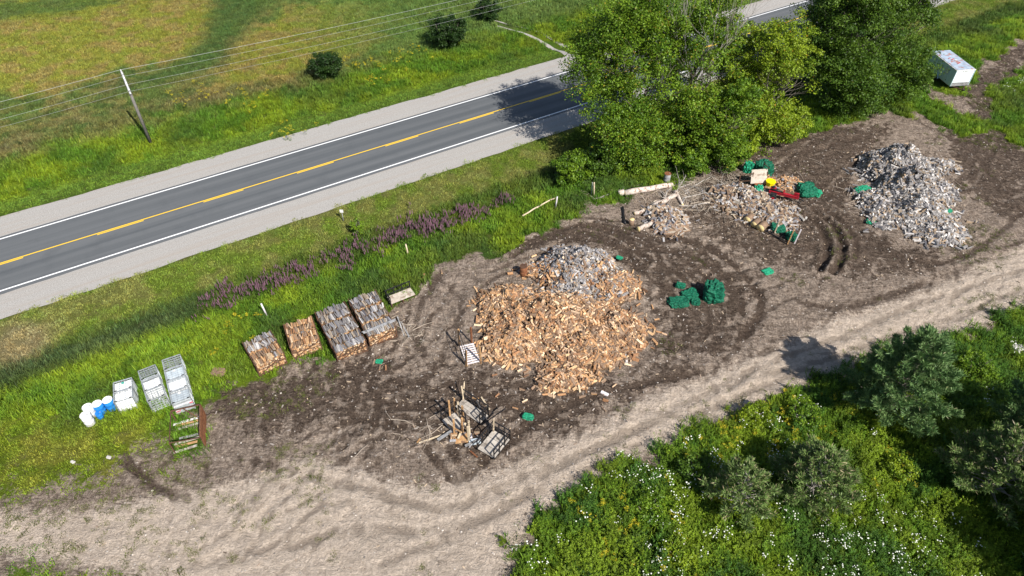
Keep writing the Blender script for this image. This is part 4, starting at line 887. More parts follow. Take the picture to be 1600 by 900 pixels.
# stacked crates of firewood -------------------------------------------------
def crate_column(bl, br, topback, tiers, styles, labels, hgt=1.22, depth=None):
    A = G(*bl); Bq = G(*br); ex = (Bq - A); ex.z = 0; w = ex.length; ex.normalize(); ey = Vector((-ex.y, ex.x, 0)); tb = g0(topback[0], topback[1], hgt)
    D = abs((Vector((tb[0], tb[1], 0)) - A).dot(ey)); D = depth or D; dd = D / tiers; rz = math.atan2(ex.y, ex.x)
    for k in range(tiers):
        o3 = A + ey * dd * k; o3.z = sz(*(o3 + ex * w / 2 + ey * dd / 2)[:2]) + .02; wood, bark = styles[k]; h = hgt - .08 + .13 * k
        root = empty('firewood_crate', o3, rz, label=labels[k], cat='firewood crate', group='firewood crates at the grass edge')
        W_, D_ = w - .1, dd - .10
        for sx in (0, 1):
            for sy in (0, 1): MB().box((sx * W_, sy * D_ + .02, h / 2), (.06, .06, h)).build('post', 'rust2', root)
        for z in (.12, h * .52): MB().bar((0, -.03, z), (W_, -.03, z), .035).build('front_rail', 'rust2', root)
        for sx in (-.035, W_ + .035):
            MB().bar((sx, 0, .1), (sx, D_, .1), .04).bar((sx, 0, h * .5), (sx, D_, h * .5), .04).bar((sx, 0, h - .05), (sx, D_, h - .05), .04).bar((sx, 0, .1), (sx, D_, h - .05), .03).build('side_frame', 'rust2', root)
        if k == 0: MB().bar((0, -.035, .12), (W_ * .95, -.035, h * .9), .03).build('diagonal_brace', 'rust2', root)
        MB().box((W_ / 2, D_ / 2, .05), (W_, D_, .08)).build('base', 'rust2', root)
        rnd = random.Random(k * 31 + int(bl[0])); rows = 2; items = []; ms = [lmesh(i, wood, bark) for i in range(12)]; rd = D_ / rows
        nz = 8; nxw = int(W_ / .125); Lm = rd / .44
        face = [lmesh(i, 'mixw' if k else 'fresh', 'barkf') for i in range(12)]
        for r_ in range(rows):
            for iz in range(nz):
                if 0 < r_ < rows - 1 and iz < nz - 1 and True: continue
                if r_ == rows - 1 and iz < nz - 1 and k < tiers - 1: continue
                for ix in range(nxw):
                    x = (ix + .5 + rnd.uniform(-.22, .22)) * W_ / nxw; x = min(max(x, .08), W_ - .08); z = .13 + (iz + .5) * (h - .14) / nz + rnd.uniform(-.02, .03); y = (r_ + .5) * rd + rnd.uniform(-.05, .04) - (.02 if r_ == 0 else 0)
                    if iz == nz - 1:
                        z += .02 + rnd.uniform(-.05, .08); li = rnd.randrange(12); o = inst('log', ms[li], (x, y, z), (rnd.uniform(0, 6.28), rnd.gauss(0, .08), math.pi / 2 + rnd.gauss(0, .13)), (Lm * rnd.uniform(.7, 1.04), rnd.uniform(.8, 1.15), .95), parent=root)
                    else:
                        items.append((rnd.randrange(12), Vector((x, y, z)), Euler((rnd.uniform(0, 6.28), rnd.gauss(0, .03), math.pi / 2 + rnd.gauss(0, .05))), .98))
        mm = MB().box((W_ / 2, D_ / 2, (h - .16) / 2 + .08), (W_ - .1, D_ - .2, h - .28))
        fw, fb = ('fresh', 'barkf') if k == 0 else ('mixw', 'barkf')
        placed(items, 'stacked_logs', fw, fb, root, (mm.v, mm.f), kind='stuff')
    return A, ex, ey, rz, w, D
gw, fr, mx = ('greyw', 'barkg'), ('fresh', 'barkf'), ('mixw', 'barkf')
crate_column((407, 589), (451, 567), (383, 532), 2, [mx, gw], ['brown topped firewood crate at the front of the leftmost column', 'grey topped firewood crate behind the leftmost front one'])
crate_column((460, 562), (506, 548), (440, 507), 2, [fr, fr], ['crate of fresh orange firewood at the front of the all orange column', 'crate of fresh orange firewood at the grass side of the all orange column'], hgt=1.3)
crate_column((529, 567), (577, 548), (493, 488), 3, [gw, gw, gw], ['grey topped firewood crate, nearest of the third column from the left', 'grey topped firewood crate, middle of the third column from the left', 'grey topped firewood crate at the back of the third column from the left'])
A4, ex4, ey4, rz4, w4, D4 = crate_column((579, 543), (623, 527), (547, 468), 3, [gw, gw, gw], ['grey topped firewood crate under the long grey plank', 'grey topped firewood crate, middle of the column beside the bench frame', 'grey topped firewood crate at the back, beside the bench frame'])
p = A4 + ex4 * (w4 / 2 - .1) + ey4 * .25; MB().box((0, 0, 0), (w4 + .3, .18, .06)).box((0, .14, -.045), (w4 + .4, .05, .06)).build('plank', 'greyboard', label='long grey plank resting on the front crate of the rightmost column', cat='plank').location = (p.x, p.y, p.z + 1.42)
bpy.data.objects['plank'].rotation_euler = (0, 0, rz4 + .02)
for i, (a, b, lb) in enumerate([((622, 500), (632, 527), 'grey board leaning beside the rightmost crate column'), ((627, 505), (640, 530), 'grey board lying outermost beside the rightmost crate column')]):
    q, r_ = G(*a), G(*b); MB().bar(q + Vector((0, 0, .3 - i * .2)), r_ + Vector((0, 0, .06)), .09, .04).build('board', 'greyboard', label=lb, cat='board')

# ------------------------------------------------------------------ tanks, drums
def cage(root, w, d, h, top=True, mat='galv'):
    def face(name, o, ux, uz, W_, H_, nv, nh):
        m = MB(); t = .022
        for i in range(nv + 1): m.bar(o + ux * (W_ * i / nv), o + ux * (W_ * i / nv) + uz * H_, t if 0 < i < nv else .04)
        for i in range(nh + 1): m.bar(o + uz * (H_ * i / nh), o + ux * W_ + uz * (H_ * i / nh), t if 0 < i < nh else .04)
        m.build(name, mat, root)
    X_, Y_, Z_ = Vector((1, 0, 0)), Vector((0, 1, 0)), Vector((0, 0, 1)); z0 = Vector((0, 0, .14))
    face('cage_side', z0, X_, Z_, w, h - .14, 7, 5); face('cage_side', z0 + Y_ * d, X_, Z_, w, h - .14, 7, 5)
    face('cage_side', z0, Y_, Z_, d, h - .14, 6, 5); face('cage_side', z0 + X_ * w, Y_, Z_, d, h - .14, 6, 5)
    if top: face('cage_top', Vector((0, 0, h + .02)), X_, Y_, w, d, 3, 5)
def tote(o3, rz, w, d, label, bottle='plastic', h=1.16, extra=None):
    root = empty('caged_tank', o3, rz, label=label, cat='tank', group='caged plastic tanks in the grass'); cage(root, w, d, h)
    m = MB()
    for i in range(5): m.box((w * (.1 + .2 * i), d / 2, .10), (w * .14, d, .03))
    for x in (.06, w / 2, w - .06): m.box((x, d / 2, .04), (.1, d, .08))
    m.build('pallet', 'galv', root)
    if bottle:
        b = MB(); b.box((w / 2, d / 2, .14 + (h - .2) / 2), (w - .07, d - .07, h - .2)).build('tank_body', bottle, root, bevel=.07)
        bm_ = MB()
        for i in range(5): bm_.box((w * (.14 + .18 * i), d / 2, h - .045), (.06, d - .25, .035))
        for i in range(5): bm_.box((w * (.14 + .18 * i), .03, h * .55), (.06, .03, h * .7))
        bm_.build('moulded_rib', bottle, root)
        MB().tube([(w / 2, d * .72, h - .05), (w / 2, d * .72, h + .02)], .09, 12).build('filler_cap', 'cap' if extra == 'cap' else 'wwhite', root)
        MB().tube([(w * .5, -.02, .2), (w * .5, -.10, .2)], .05, 8).build('valve', 'black', root)
    for sx in (.12, w - .12): MB().box((sx, .02, h + .03), (.16, .07, .06)).build('clip', 'black', root)
    if extra == 'pink':
        for x, z in ((.12, .16), (w - .2, .22), (w - .1, .62), (.2, .3)): MB().box((x, -.02, z + .1), (.2, .03, .2)).build('red_label', 'pink', root)
    if extra in ('pink', 'slats'):
        for i in range(5): MB().box((w / 2, -.03, .24 + i * .2), (w - .04, .03, .09)).build('slat', 'slat' if extra == 'slats' or i % 2 else 'galv', root)
    return root
def tote_col(bl, br, topback, specs):
    A = G(*bl); Bq = G(*br); ex = Bq - A; ex.z = 0; w = ex.length - .05; ex.normalize(); ey = Vector((-ex.y, ex.x, 0)); tb = g0(*topback, 1.16); D = abs((Vector((tb[0], tb[1], 0)) - A).dot(ey)); dd = D / len(specs)
    for k, (lb, bt, e) in enumerate(specs):
        p = A + ey * dd * k; p.z = sz(*(p + ex * w / 2 + ey * dd / 2)[:2]) + .01; tote(p, math.atan2(ex.y, ex.x), w, dd - .07, lb, bt, 1.16, e)
tote_col((189, 647), (219, 638), (169, 600), [('caged white tank nearest the camera, right beside the blue drums', 'plastic', None), ('caged white tank with a teal cap, behind the one by the blue drums', 'plastic', 'cap')])
tote_col((241, 646), (269, 634), (207, 584), [('empty wire cage at the front of the middle tank column', None, None), ('caged white tank between two empty cages', 'plastic', None), ('empty wire cage at the grass end of the middle tank column', None, None)])
tote_col((278, 649), (308, 638), (242, 567), [('caged tank with red labels and pale slats on its front', 'plasticg', 'pink'), ('caged white tank, second from the front of the longest column', 'plastic', None), ('caged blue grey tank, third from the front of the longest column', 'plasticg', None), ('empty wire cage at the back of the longest tank column', None, None)])
def drum(p, mat, lid, label, name='drum', r=.3, h=.9, grp='plastic drums in the grass', cat='drum', bunghole=True):
    root = empty(name, p, random.random(), label=label, cat=cat, group=grp)
    z = [0, .03, .27, .30, .33, .57, .60, .63, .87, .9]; rr_ = [.93, 1, 1, 1.05, 1, 1, 1.05, 1, 1, .95]
    MB().tube([(0, 0, q * h / .9) for q in z], [r * q for q in rr_], 20).build('body', mat, root, True)
    MB().tube([(0, 0, h), (0, 0, h + .03)], [r * .97, r * .97], 20).build('lid', lid, root)
    MB().tube([(r * .5, 0, h + .03), (r * .5, 0, h + .05)], .04, 8).build('bung', 'greyboard' if lid != 'rust2' else lid, root)
    m = MB(); m.tube([(r * math.cos(a) * .99, r * math.sin(a) * .99, h + .025) for a in np.linspace(0, 6.283, 21)], .018, 5, cap=False); m.build('rim', lid, root)
    return root
drum(G(160, 644), 'blue', 'wwhite', 'blue drum with white lid, left of the two blue ones'); drum(G(176, 638), 'blue', 'wwhite', 'blue drum with white lid touching the white caged tank')
drum(G(145, 649), 'wwhite', 'wwhite', 'white drum standing behind the other white one'); drum(G(142, 662), 'wwhite', 'wwhite', 'white drum nearest the camera in the drum group')
drum(G(158, 652), 'blue', 'blue', 'short blue tub squeezed in front of the blue drums', 'tub', .2, .45, None, 'tub')
drum(G(818, 430), 'rust', 'rust2', 'rusty brown barrel standing at the left of the grey heap top', 'barrel', .3, .88, None, 'barrel')
drum(G(1041, 285), 'greyboard', 'rust', 'grey barrel with rusty top in the weeds behind the fallen trunk', 'barrel', .3, .95, None, 'barrel')

# ------------------------------------------------------------------ racks and frames
def rack(name, corners, h, label, deckmat, posts, postmat, grp='empty firewood racks', deck_z=.16, slats=0, frames='xy', debris=0, seed=1):
    """corners: photo pixels of the deck, front-left, front-right, back-left"""
    A, Bq, C = (G(*c, deck_z) for c in corners); ex = Bq - A; ex.z = 0; w = ex.length; ex.normalize(); ey = Vector((-ex.y, ex.x, 0)); D = abs((C - A).dot(ey)); rz = math.atan2(ex.y, ex.x); rnd = random.Random(seed)
    root = empty(name, (A.x, A.y, sz(*(A + ex * w / 2 + ey * D / 2)[:2])), rz, label=label, cat='rack', group=grp)
    if slats:
        for i in range(slats): MB().box((w / 2, D * (i + .5) / slats, deck_z), (w, D / slats * .55, .03)).build('slat', 'slat', root)
    else:
        nb = 3
        for i in range(nb): MB().box((w / 2, D * (i + .5) / nb, deck_z), (w, D / nb - .025, .025), rnd.uniform(-.01, .01)).build('deck_board', deckmat, root)
    for x in (.08, w / 2, w - .08): MB().box((x, D / 2, deck_z / 2 - .01), (.09, D - .1, deck_z - .03)).build('skid', 'palew' if slats else 'rust2', root)
    for (fx, fy, pm) in posts:
        t = (rnd.uniform(-.05, .05), rnd.uniform(-.05, .05)); MB().bar((fx * w, fy * D, -.02), (fx * w + t[0], fy * D + t[1], h * rnd.uniform(.9, 1.05)), .12, .09).build('post', pm, root)
    def panel(p, q, nv, nh, hh):
        m = MB(); p = Vector(p); q = Vector(q); Z_ = Vector((0, 0, 1))
        for i in range(nv + 1): a = p.lerp(q, i / nv); m.bar(a + Z_ * .1, a + Z_ * hh, .06)
        for i in range(nh + 1): z = Z_ * (.12 + (hh - .14) * i / nh); m.bar(p + z, q + z, .06)
        m.build('steel_frame', 'steel', root)
    if 'l' in frames: panel((0, 0, 0), (0, D, 0), 3, 2, h * .8)
    if 'r' in frames: panel((w, 0, 0), (w, D, 0), 3, 2, h * .8)
    if 'b' in frames: panel((0, D, 0), (w, D, 0), 3, 2, h * .8)
    if 'f' in frames: panel((0, 0, 0), (w, 0, 0), 3, 2, h * .8)
    if 'o' in frames:
        for q in ((0, 0), (0, 1)): MB().bar((q[0] * w, q[1] * D, 0), (q[0] * w, q[1] * D, h), .045).build('steel_post', 'steel', root)
        MB().bar((0, 0, h), (0, D, h), .04).bar((0, 0, h * .5), (0, D, h * .5), .035).bar((0, 0, h * .1), (0, D, h), .03).build('steel_rail', 'steel', root)
    return root
O, PL = 'orangew', 'palew'
rack('firewood_rack', ((729, 571), (751, 566), (720, 541)), 1.75, 'empty rack with bleached slats and orange posts beside the big heap', 'ply', [(0, .02, O), (1.02, 0, O), (0, 1.08, O), (.9, 1.08, 'rust')], O, slats=9, frames='o', seed=2)
rack('firewood_rack', ((690, 657), (707, 677), (709, 642)), 1.75, 'empty rack with grey deck and tall posts, left of the tangle of racks', 'ply', [(0, 1.0, O), (.35, 1.0, PL), (.7, 1., O), (.0, .6, O)], O, frames='lb', seed=3)
rack('firewood_rack', ((711, 637), (750, 663), (726, 625)), 1.5, 'empty rack with the largest grey deck at the back of the tangle', 'ply', [(0, 1, PL)], PL, frames='br', seed=4)
rack('firewood_rack', ((746, 702), (772, 718), (765, 669)), 1.4, 'empty rack with black grid frames at the near right of the tangle', 'ply', [(0.05, .95, PL)], PL, frames='lrb', seed=5)
rack('firewood_rack', ((708, 694), (736, 690), (712, 676)), 1.75, 'low rack of rusty timber with pale upright posts in the middle of the tangle', 'orangew', [(.9, .1, PL), (.98, .6, PL), (.6, .9, O), (.15, .9, O)], PL, frames='', seed=6)
rack('bench_rack', ((611, 476), (649, 460), (608, 462)), 1.35, 'low rack with pale plywood deck behind the rightmost crate column', 'plyw', [], PL, frames='lb', grp=None, seed=7, deck_z=.4)
for i, (a, b, z0, z1, w, mt, lb) in enumerate([((684, 690), (706, 678), .08, .25, .2, 'greyboard', 'grey blue plank lying at the left foot of the tangle of racks'), ((655, 695), (690, 680), .04, .05, .1, 'palew', 'thin pale stick on the soil left of the tangle of racks'),
        ((723, 632), (727, 612), .1, 1.2, .07, 'palew', 'thin pale stake leaning at the back of the tangle'), ((752, 622), (765, 642), .1, .1, .1, 'palew', 'pale stake on the soil right of the tangle'), ((738, 622), (748, 626), .1, .15, .12, 'orangew', 'orange offcut behind the largest grey deck'),
        ((657, 687), (652, 694), .05, .05, .1, 'orangew', 'small orange offcut left of the tangle of racks')]):
    MB().bar(G(*a) + Vector((0, 0, z0)), G(*b) + Vector((0, 0, z1)), w, .04).build('board', mt, label=lb, cat='board')
rnd = random.Random(9)
loose([(rnd.randint(700, 745), rnd.randint(676, 700)) for _ in range(18)], [lmesh(i, 'mixw', 'barkf') for i in range(12)], 'short offcut in the tangle of empty racks', 'offcuts in the rack tangle')
for i, (a, b, z0, z1, w, mt, lb) in enumerate([((716, 690), (728, 668), .3, .5, .12, 'palew', 'pale plank lying across the low rusty timber rack'), ((727, 700), (752, 690), .12, .3, .16, 'greyboard', 'grey plank at the near edge of the tangle, below the grey blue box'),
        ((745, 640), (766, 668), .9, .2, .09, 'steel', 'black bar leaning against the largest grey deck'), ((752, 668), (790, 652), .2, .9, .06, 'steel', 'black bar sticking out to the right of the tangle'), ((722, 688), (700, 668), .9, .3, .1, 'orangew', 'orange bar leaning over the left rack deck'),
        ((768, 716), (790, 692), .1, .1, .1, 'rust2', 'rusty bar lying at the near right edge of the tangle'), ((735, 705), (746, 716), .05, .1, .1, 'rust', 'short rusty bar below the tangle of racks')]):
    MB().bar(G(*a) + Vector((0, 0, z0)), G(*b) + Vector((0, 0, z1)), w, .05).build('bar', mt, label=lb, cat='bar')
for u, v, lb in [(742, 692, 'grey blue box lying in the tangle of racks'), (734, 683, 'white lump in the tangle of racks')]:
    p = G(u, v); MB().box((0, 0, .15), (.75 if u == 742 else .3, .35, .22), .2).build('crate_box', 'plasticg' if u == 742 else 'slat', bevel=.03, label=lb, cat='box').location = p
# rusty rack beside the tanks
A = G(275, 710); Bq = G(316, 700); C = G(283, 664); ex = (Bq - A); ex.z = 0; w = 1.75; ex.normalize(); ey = Vector((-ex.y, ex.x, 0)); D = 2.5
root = empty('rusty_rack', A, math.atan2(ex.y, ex.x) , label='rusty steel rack with boards inside, in front of the longest tank column', cat='rack')
h = 1.2
for x in (0, w):
    for y in (0, D): MB().bar((x, y, 0), (x, y, h), .06).build('post', 'rust2', root)
MB().bar((0, D, h), (w, D, h), .07).build('top_rail', 'rust2', root); MB().bar((w, 0, h), (w, D, h), .07).build('top_rail', 'rust2', root); MB().bar((0, 0, h), (0, D, h), .05).build('top_rail', 'rust2', root)
MB().bar((0, 0, h), (w, D * .25, h * .2), .05).build('brace', 'rust2', root); MB().bar((w * .4, D, h), (w, D * .75, .2), .05).build('brace', 'rust2', root)
for i in range(5): MB().box((w + .03, D / 2, .12 + i * .235), (.05, D, .21)).build('side_board', 'rust', root)
for i, (y, x0, x1, mt) in enumerate([(.08, -.1, 1.3, 'ply'), (.38, 0, 1.3, 'orangew'), (.7, -.1, 1.7, 'ply'), (.95, .2, 1.7, 'greyboard'), (1.85, .1, 1.7, 'ply'), (2.05, 0, 1.5, 'orangew'), (2.3, -.2, 1.6, 'slat')]):
    MB().bar((x0, y + (.12 if i % 2 else 0), .1), (x1, y + .1, .14), .15, .04).build('board', mt, root)

# ------------------------------------------------------------------ equipment corner
def bag(u, v, dx, dy, dz, label, seed, mat='greenbag', name='mesh_bag', grp='green mesh bags', cat='bag'):
    rs = np.random.RandomState(seed); bm = bmesh.new(); bmesh.ops.create_icosphere(bm, subdivisions=4, radius=1); p = G(u, v)
    for w_ in bm.verts:
        c = w_.co; q = c.normalized(); k = 1 + .16 * (float(fbm(np.array(q.x * 2 + seed), np.array(q.y * 2 + q.z * 3), seed)) - .5) * 2; r_ = abs(float(fbm(np.array(q.x * 6 + q.z * 4), np.array(q.y * 6 - q.z * 3), seed + 5)) - .5) * .7
        k -= r_; sq = max(abs(q.x), abs(q.y), abs(q.z)) ** -.5; c = Vector((q.x * dx, q.y * dy, max(-.02, (q.z + .55) * dz * .66))) * k * sq; w_.co = c
    me_ = bpy.data.meshes.new(name); bm.to_mesh(me_); bm.free(); me_.materials.append(M[mat])
    o = bpy.data.objects.new(name, me_); COL.objects.link(o); o.location = p; o.rotation_euler = (0, 0, seed * 1.3 % 1 - .5); return tag(o, label, cat, grp)
bag(1113, 466, .85, .85, 1.25, 'largest dark green mesh bag, standing full in the yard', 1)
bag(1060, 474, .85, .6, .38, 'crumpled green mesh bag at the left end of the three lying by the full bag', 2)
bag(1077, 463, .7, .55, .38, 'crumpled green mesh bag between the full bag and the leftmost one', 3)
bag(1063, 449, .4, .3, .3, 'small green mesh bag behind the crumpled ones', 4)
bag(1086, 473, .4, .4, .35, 'green mesh bag touching the foot of the full bag', 5)
bag(1191, 272, .9, .8, 1.3, 'green mesh bag standing behind the pale board', 6)
bag(1168, 268, .5, .4, 1.1, 'teal mesh bag left of the pale board', 7, 'greenrag')
bag(1183, 303, .45, .45, .8, 'green mesh bag lying in front of the pale board', 8, 'greenrag')
bag(1258, 303, .9, .8, .9, 'full green mesh bag at the right end of the pale firewood heap', 9)
bag(1274, 304, .5, .5, .4, 'small bright green bag beside the full one right of the pale heap', 10, 'greenrag')
bag(1214, 361, .65, .55, .5, 'green mesh bag on the timber frame below the grey heap', 11)
bag(1235, 374, .45, .5, .6, 'green mesh bag at the right end of the timber frame', 12)
bag(1346, 300, .8, .5, .4, 'green mesh bag left of the bleached heap', 13, 'greenrag')
for i, (u, v, a, lb) in enumerate([(1361, 349, .5, 'green rag at the lower left foot of the bleached heap'), (1412, 319, .45, 'green rag on the bleached heap'), (1475, 342, .35, 'green rag at the right slope of the bleached heap'),
        (1199, 426, .5, 'green rag alone on the soil below the tyre marks'), (825, 654, .4, 'green rag alone on the soil below the big heap'), (593, 567, .3, 'green rag among pale offcuts near the crates'), (1281, 303, .25, 'green scrap at the right of the small bright bag'), (967, 408, .3, 'green scrap at the top of the big heap')]):
    o = bag(u, v, a, a * .7, a * .4, lb, 20 + i, 'greenrag', 'green_rag', None, 'rag')
    o.location.z += (0, 1.0, .8, 0, 0, .05, 0, .3)[i]
# board rack
p = G(1172, 292); root = empty('board_rack', p, .1, label='rusty rack carrying the pale upright board', cat='rack')
MB().box((.6, .05, 1.1), (1.5, .05, 1.3), rx=-.35).build('board', 'plyw', root)
for x in (-1.2, 0, 1.35): MB().bar((x, -.1, 0), (x, .1, 1.5), .06).build('post', 'rust2', root)
MB().bar((-1.2, 0, 1.45), (0, 0, 1.45), .05).bar((-1.2, 0, .7), (0, 0, .7), .05).bar((-1.2, -.05, .1), (1.35, -.05, .1), .06).bar((1.35, 0, 1.9), (1.35, 1.2, 1.7), .05).build('rail', 'rust2', root)
MB().bar((1.35, 1.1, 0), (1.35, 1.2, 1.9), .06).build('post', 'steel', root)
MB().box((.5, -.35, .3), (.6, .4, .45), .2).build('fuel_box', 'rust', root)
# yellow bucket
p = G(1201, 295); root = empty('yellow_bucket', p, .4, label='bright yellow plastic tub beside the pale firewood heap', cat='tub')
MB().tube([(0, 0, .02), (0, 0, .7)], [.33, .42], 8).build('body', 'yellow', root); MB().tube([(0, 0, .7), (0, 0, .76)], [.46, .46], 8).build('rim', 'yellow', root)
# log splitter
p = G(1213, 310); root = empty('log_splitter', p, -.42, label='red wheeled log splitter between the pale and grey firewood heaps', cat='log splitter')
MB().box((.5, 0, .55), (2.6, .18, .22)).box((.5, 0, .68), (2.6, .26, .04)).build('beam', 'red', root, bevel=.01)
MB().tube([(-.7, 0, .82), (.3, 0, .82)], .09, 10).build('cylinder', 'steel', root, True); MB().box((.45, 0, .84), (.12, .22, .26)).build('push_plate', 'red', root)
MB().add([(1.3, -.02, .7), (1.3, .02, .7), (1.75, .12, .7), (1.75, -.12, .7), (1.3, -.02, 1.0), (1.3, .02, 1.0), (1.75, .12, 1.0), (1.75, -.12, 1.0)], [(0, 3, 2, 1), (4, 5, 6, 7), (0, 1, 5, 4), (1, 2, 6, 5), (2, 3, 7, 6), (3, 0, 4, 7)]).build('wedge', 'red', root)
for sy in (-.55, .55):
    wl = MB().tube([(-.3, sy - .08, .3), (-.3, sy + .08, .3)], .3, 16).build('wheel', 'rubber', root); MB().tube([(-.3, sy - .09, .3), (-.3, sy + .09, .3)], .15, 10).build('rim', 'red', wl)
MB().bar((-.3, -.55, .3), (-.3, .55, .3), .07).build('axle', 'steel', root)
MB().box((-.5, .35, .62), (.5, .42, .38)).build('engine', 'red', root, bevel=.04); MB().tube([(-.5, .35, .8), (-.5, .35, .92)], .15, 12).build('engine_cover', 'black', root)
MB().box((-.35, -.32, .5), (.55, .28, .3)).build('oil_tank', 'black', root, bevel=.03); MB().bar((1.8, 0, .5), (2.3, 0, .35), .07).build('tow_bar', 'steel', root); MB().bar((1.9, 0, .0), (1.9, 0, .5), .06).build('stand', 'steel', root)
bp = G(1243, 315); MB().box((0, 0, .1), (.5, .2, .16), .2).build('short_block', 'slat', label='white block on the soil below the log splitter', cat='block').location = G(1236, 325)
# log ends and timber frame below the grey heap
for i, (u, v, r_, lb) in enumerate([(1166, 349, .35, 'uppermost round log of the three at the foot of the grey heap'), (1176, 357, .3, 'middle round log of the three at the foot of the grey heap'), (1186, 363, .36, 'lowest round log of the three at the foot of the grey heap')]):
    p = G(u, v); root = empty('round_log', p, 0, label=lb, cat='log', group='round logs at the foot of the grey heap'); m = MB().tube([(0, 0, r_), (.5, .55, r_ + .05)], [r_, r_ * .95], 14, 0, True, 1); m.build('trunk_piece', ['barkf', 'end'], root, True)
A = G(1190, 362); Bq = G(1230, 383); d = (Bq - A); root = empty('timber_frame', A, math.atan2(d.y, d.x), label='low black timber frame with upright orange stakes below the grey heap', cat='rack'); L = d.length
MB().bar((0, 0, .15), (L, 0, .15), .08).build('rail', 'steel', root); MB().bar((0, .7, .15), (L, .7, .15), .08).build('rail', 'steel', root)
for i in range(4): MB().bar((L * i / 3, 0, .1), (L * i / 3, .7, .1), .06).build('cross_bar', 'steel', root)
for x, y, mt in ((.9, .5, 'palew'), (L, 0, 'orangew'), (L + .35, .5, 'slat')): MB().bar((x, y, 0), (x + .1, y + .05, 1.5), .09).build('stake', mt, root)

# fallen trunks, posts, branches
def trunklog(a, b, r0, r1, label, mat='birch', seed=1, z=0., name='fallen_log', cat='log', br=0):
    A, Bq = G(*a), G(*b); rnd = random.Random(seed); root = empty(name, A, 0, label=label, cat=cat); pts = []; rs = []
    for i in range(7):
        k = i / 6; p = A.lerp(Bq, k) - A; p.z = sz(A.x + p.x, A.y + p.y) - A.z + r0 * .9 + z; pts.append(p + Vector((rnd.uniform(-1, 1), rnd.uniform(-1, 1), rnd.uniform(-.5, .8))) * r0 * .12); rs.append((r0 + (r1 - r0) * k) * rnd.uniform(.92, 1.08))
    MB().tube(pts, rs, 12, 0, True, 1).build('trunk', [mat, 'end' if r0 > .12 else mat], root, True)
    for i in range(br):
        m = MB(); tt_ = []; k = rnd.uniform(.1, 1); p = pts[int(k * 6)]; a_ = rnd.uniform(0, 6.28); tubes_rec(m, p, Vector((math.cos(a_), math.sin(a_), .15)).normalized(), rnd.uniform(.8, 1.8), r0 * .4, 1, rnd, tt_, 0); m.build('branch', 'deadb', root)
    return root
trunklog((976, 306), (1050, 293), .28, .24, 'long pale fallen trunk lying along the grass edge')
trunklog((966, 306), (974, 304), .27, .28, 'short cut piece at the left end of the long pale trunk', seed=2, name='trunk_piece')
trunklog((930, 312), (972, 296), .07, .05, 'thin bare curved branch lying left of the long pale trunk', 'deadb', 3, name='fallen_branch', cat='branch', br=2)
trunklog((1020, 325), (1056, 308), .24, .2, 'shorter pale trunk lying above the small grey heap', seed=4, br=1)
trunklog((1054, 302), (1066, 322), .20, .10, 'forked pale limb propped at the right end of the shorter trunk', seed=5, name='fallen_branch', cat='branch', br=2)
for i, (a, b, lb) in enumerate([((1058, 296), (1085, 285), 'bare branch right of the long trunk'), ((1070, 300), (1110, 278), 'bare branch reaching to the trees, right of the long trunk'), ((1065, 312), (1105, 302), 'bare branch right of the forked limb'), ((1060, 322), (1115, 318), 'long bare branch between the two grey heaps'), ((1110, 293), (1135, 288), 'bare branch left of the larger grey heap')]):
    trunklog(a, b, .07, .03, lb, 'deadb', 10 + i, name='fallen_branch', cat='branch', br=3)
trunklog((976, 352), (973, 326), .11, .10, 'post shadow shaped as a dark log, upright to the camera left of the cut stump', 'steel', 20, name='post_shadow_log')  # first one: a post's dark shadow built as a solid log
trunklog((991, 336), (1006, 331), .17, .16, 'short orange log above the cut stump', 'birch', 21, name='short_log'); trunklog((996, 362), (1018, 352), .22, .18, 'orange barked log below the cut stump', 'birch', 22, name='short_log')
root = empty('stump', G(986, 352), 0, label='upright cut stump with a bright yellow top', cat='stump'); MB().tube([(0, 0, -.05), (0, 0, .6)], [.25, .22], 14, 0, True, 1).build('stump_body', ['barkf', 'end'], root, True)
trunklog((816, 342), (868, 314), .07, .06, 'long thin pale pole lying in the grass left of the fallen trunks', 'palew', 23, .25, 'fallen_pole', 'pole')
def fpost(u, v, h, lean, mat, label, r_=.07, name='fence_post'):
    p = G(u, v); root = empty(name, p, 0, label=label, cat='post', group='old fence posts in the grass' if name == 'fence_post' else None)
    MB().tube([(0, 0, -.1), (lean[0] * .5, lean[1] * .5, h * .5), (lean[0], lean[1], h)], [r_, r_ * .95, r_ * .85], 8).build('post_shaft', mat, root, True); return root
fpost(417, 493, 1.2, (-.15, .05), 'slat', 'pale leaning fence post behind the orange firewood column'); fpost(638, 399, 1.2, (-.1, .05), 'palew', 'pale fence post in the grass below the purple flowers')
fpost(868, 325, 1.2, (.1, 0), 'slat', 'pale fence post at the right end of the fallen pole'); fpost(928, 307, 1.5, (-.1, 0), 'palew', 'thin fence post left of the long fallen trunk'); fpost(924, 305, 1.3, (0, .1), 'greyboard', 'grey fence post touching the thin one left of the long fallen trunk', .05)
r_ = fpost(537, 346, 1.15, (0, 0), 'greyboard', 'roadside marker post with a white square top', .04, 'marker_post'); MB().box((0, -.02, 1.12), (.3, .03, .3)).build('reflector', 'wwhite', r_)
bag(342, 583, .5, .35, .3, 'small dry clod of earth in the grass left of the crates', 41, 'barkf', 'earth_clod', None, 'clod')
p = G(1590, 548); bag(1590, 548, .5, .4, .45, 'pale boulder in the weeds at the right edge of the photo', 42, 'stone', 'boulder', None, 'boulder')
for u, v, lb in [(171, 716, 'white stone on the lawn'), (114, 722, 'pale stone at the left of the lawn')]: bag(u, v, .16, .1, .12, lb, u, 'stone', 'stone', None, 'stone')

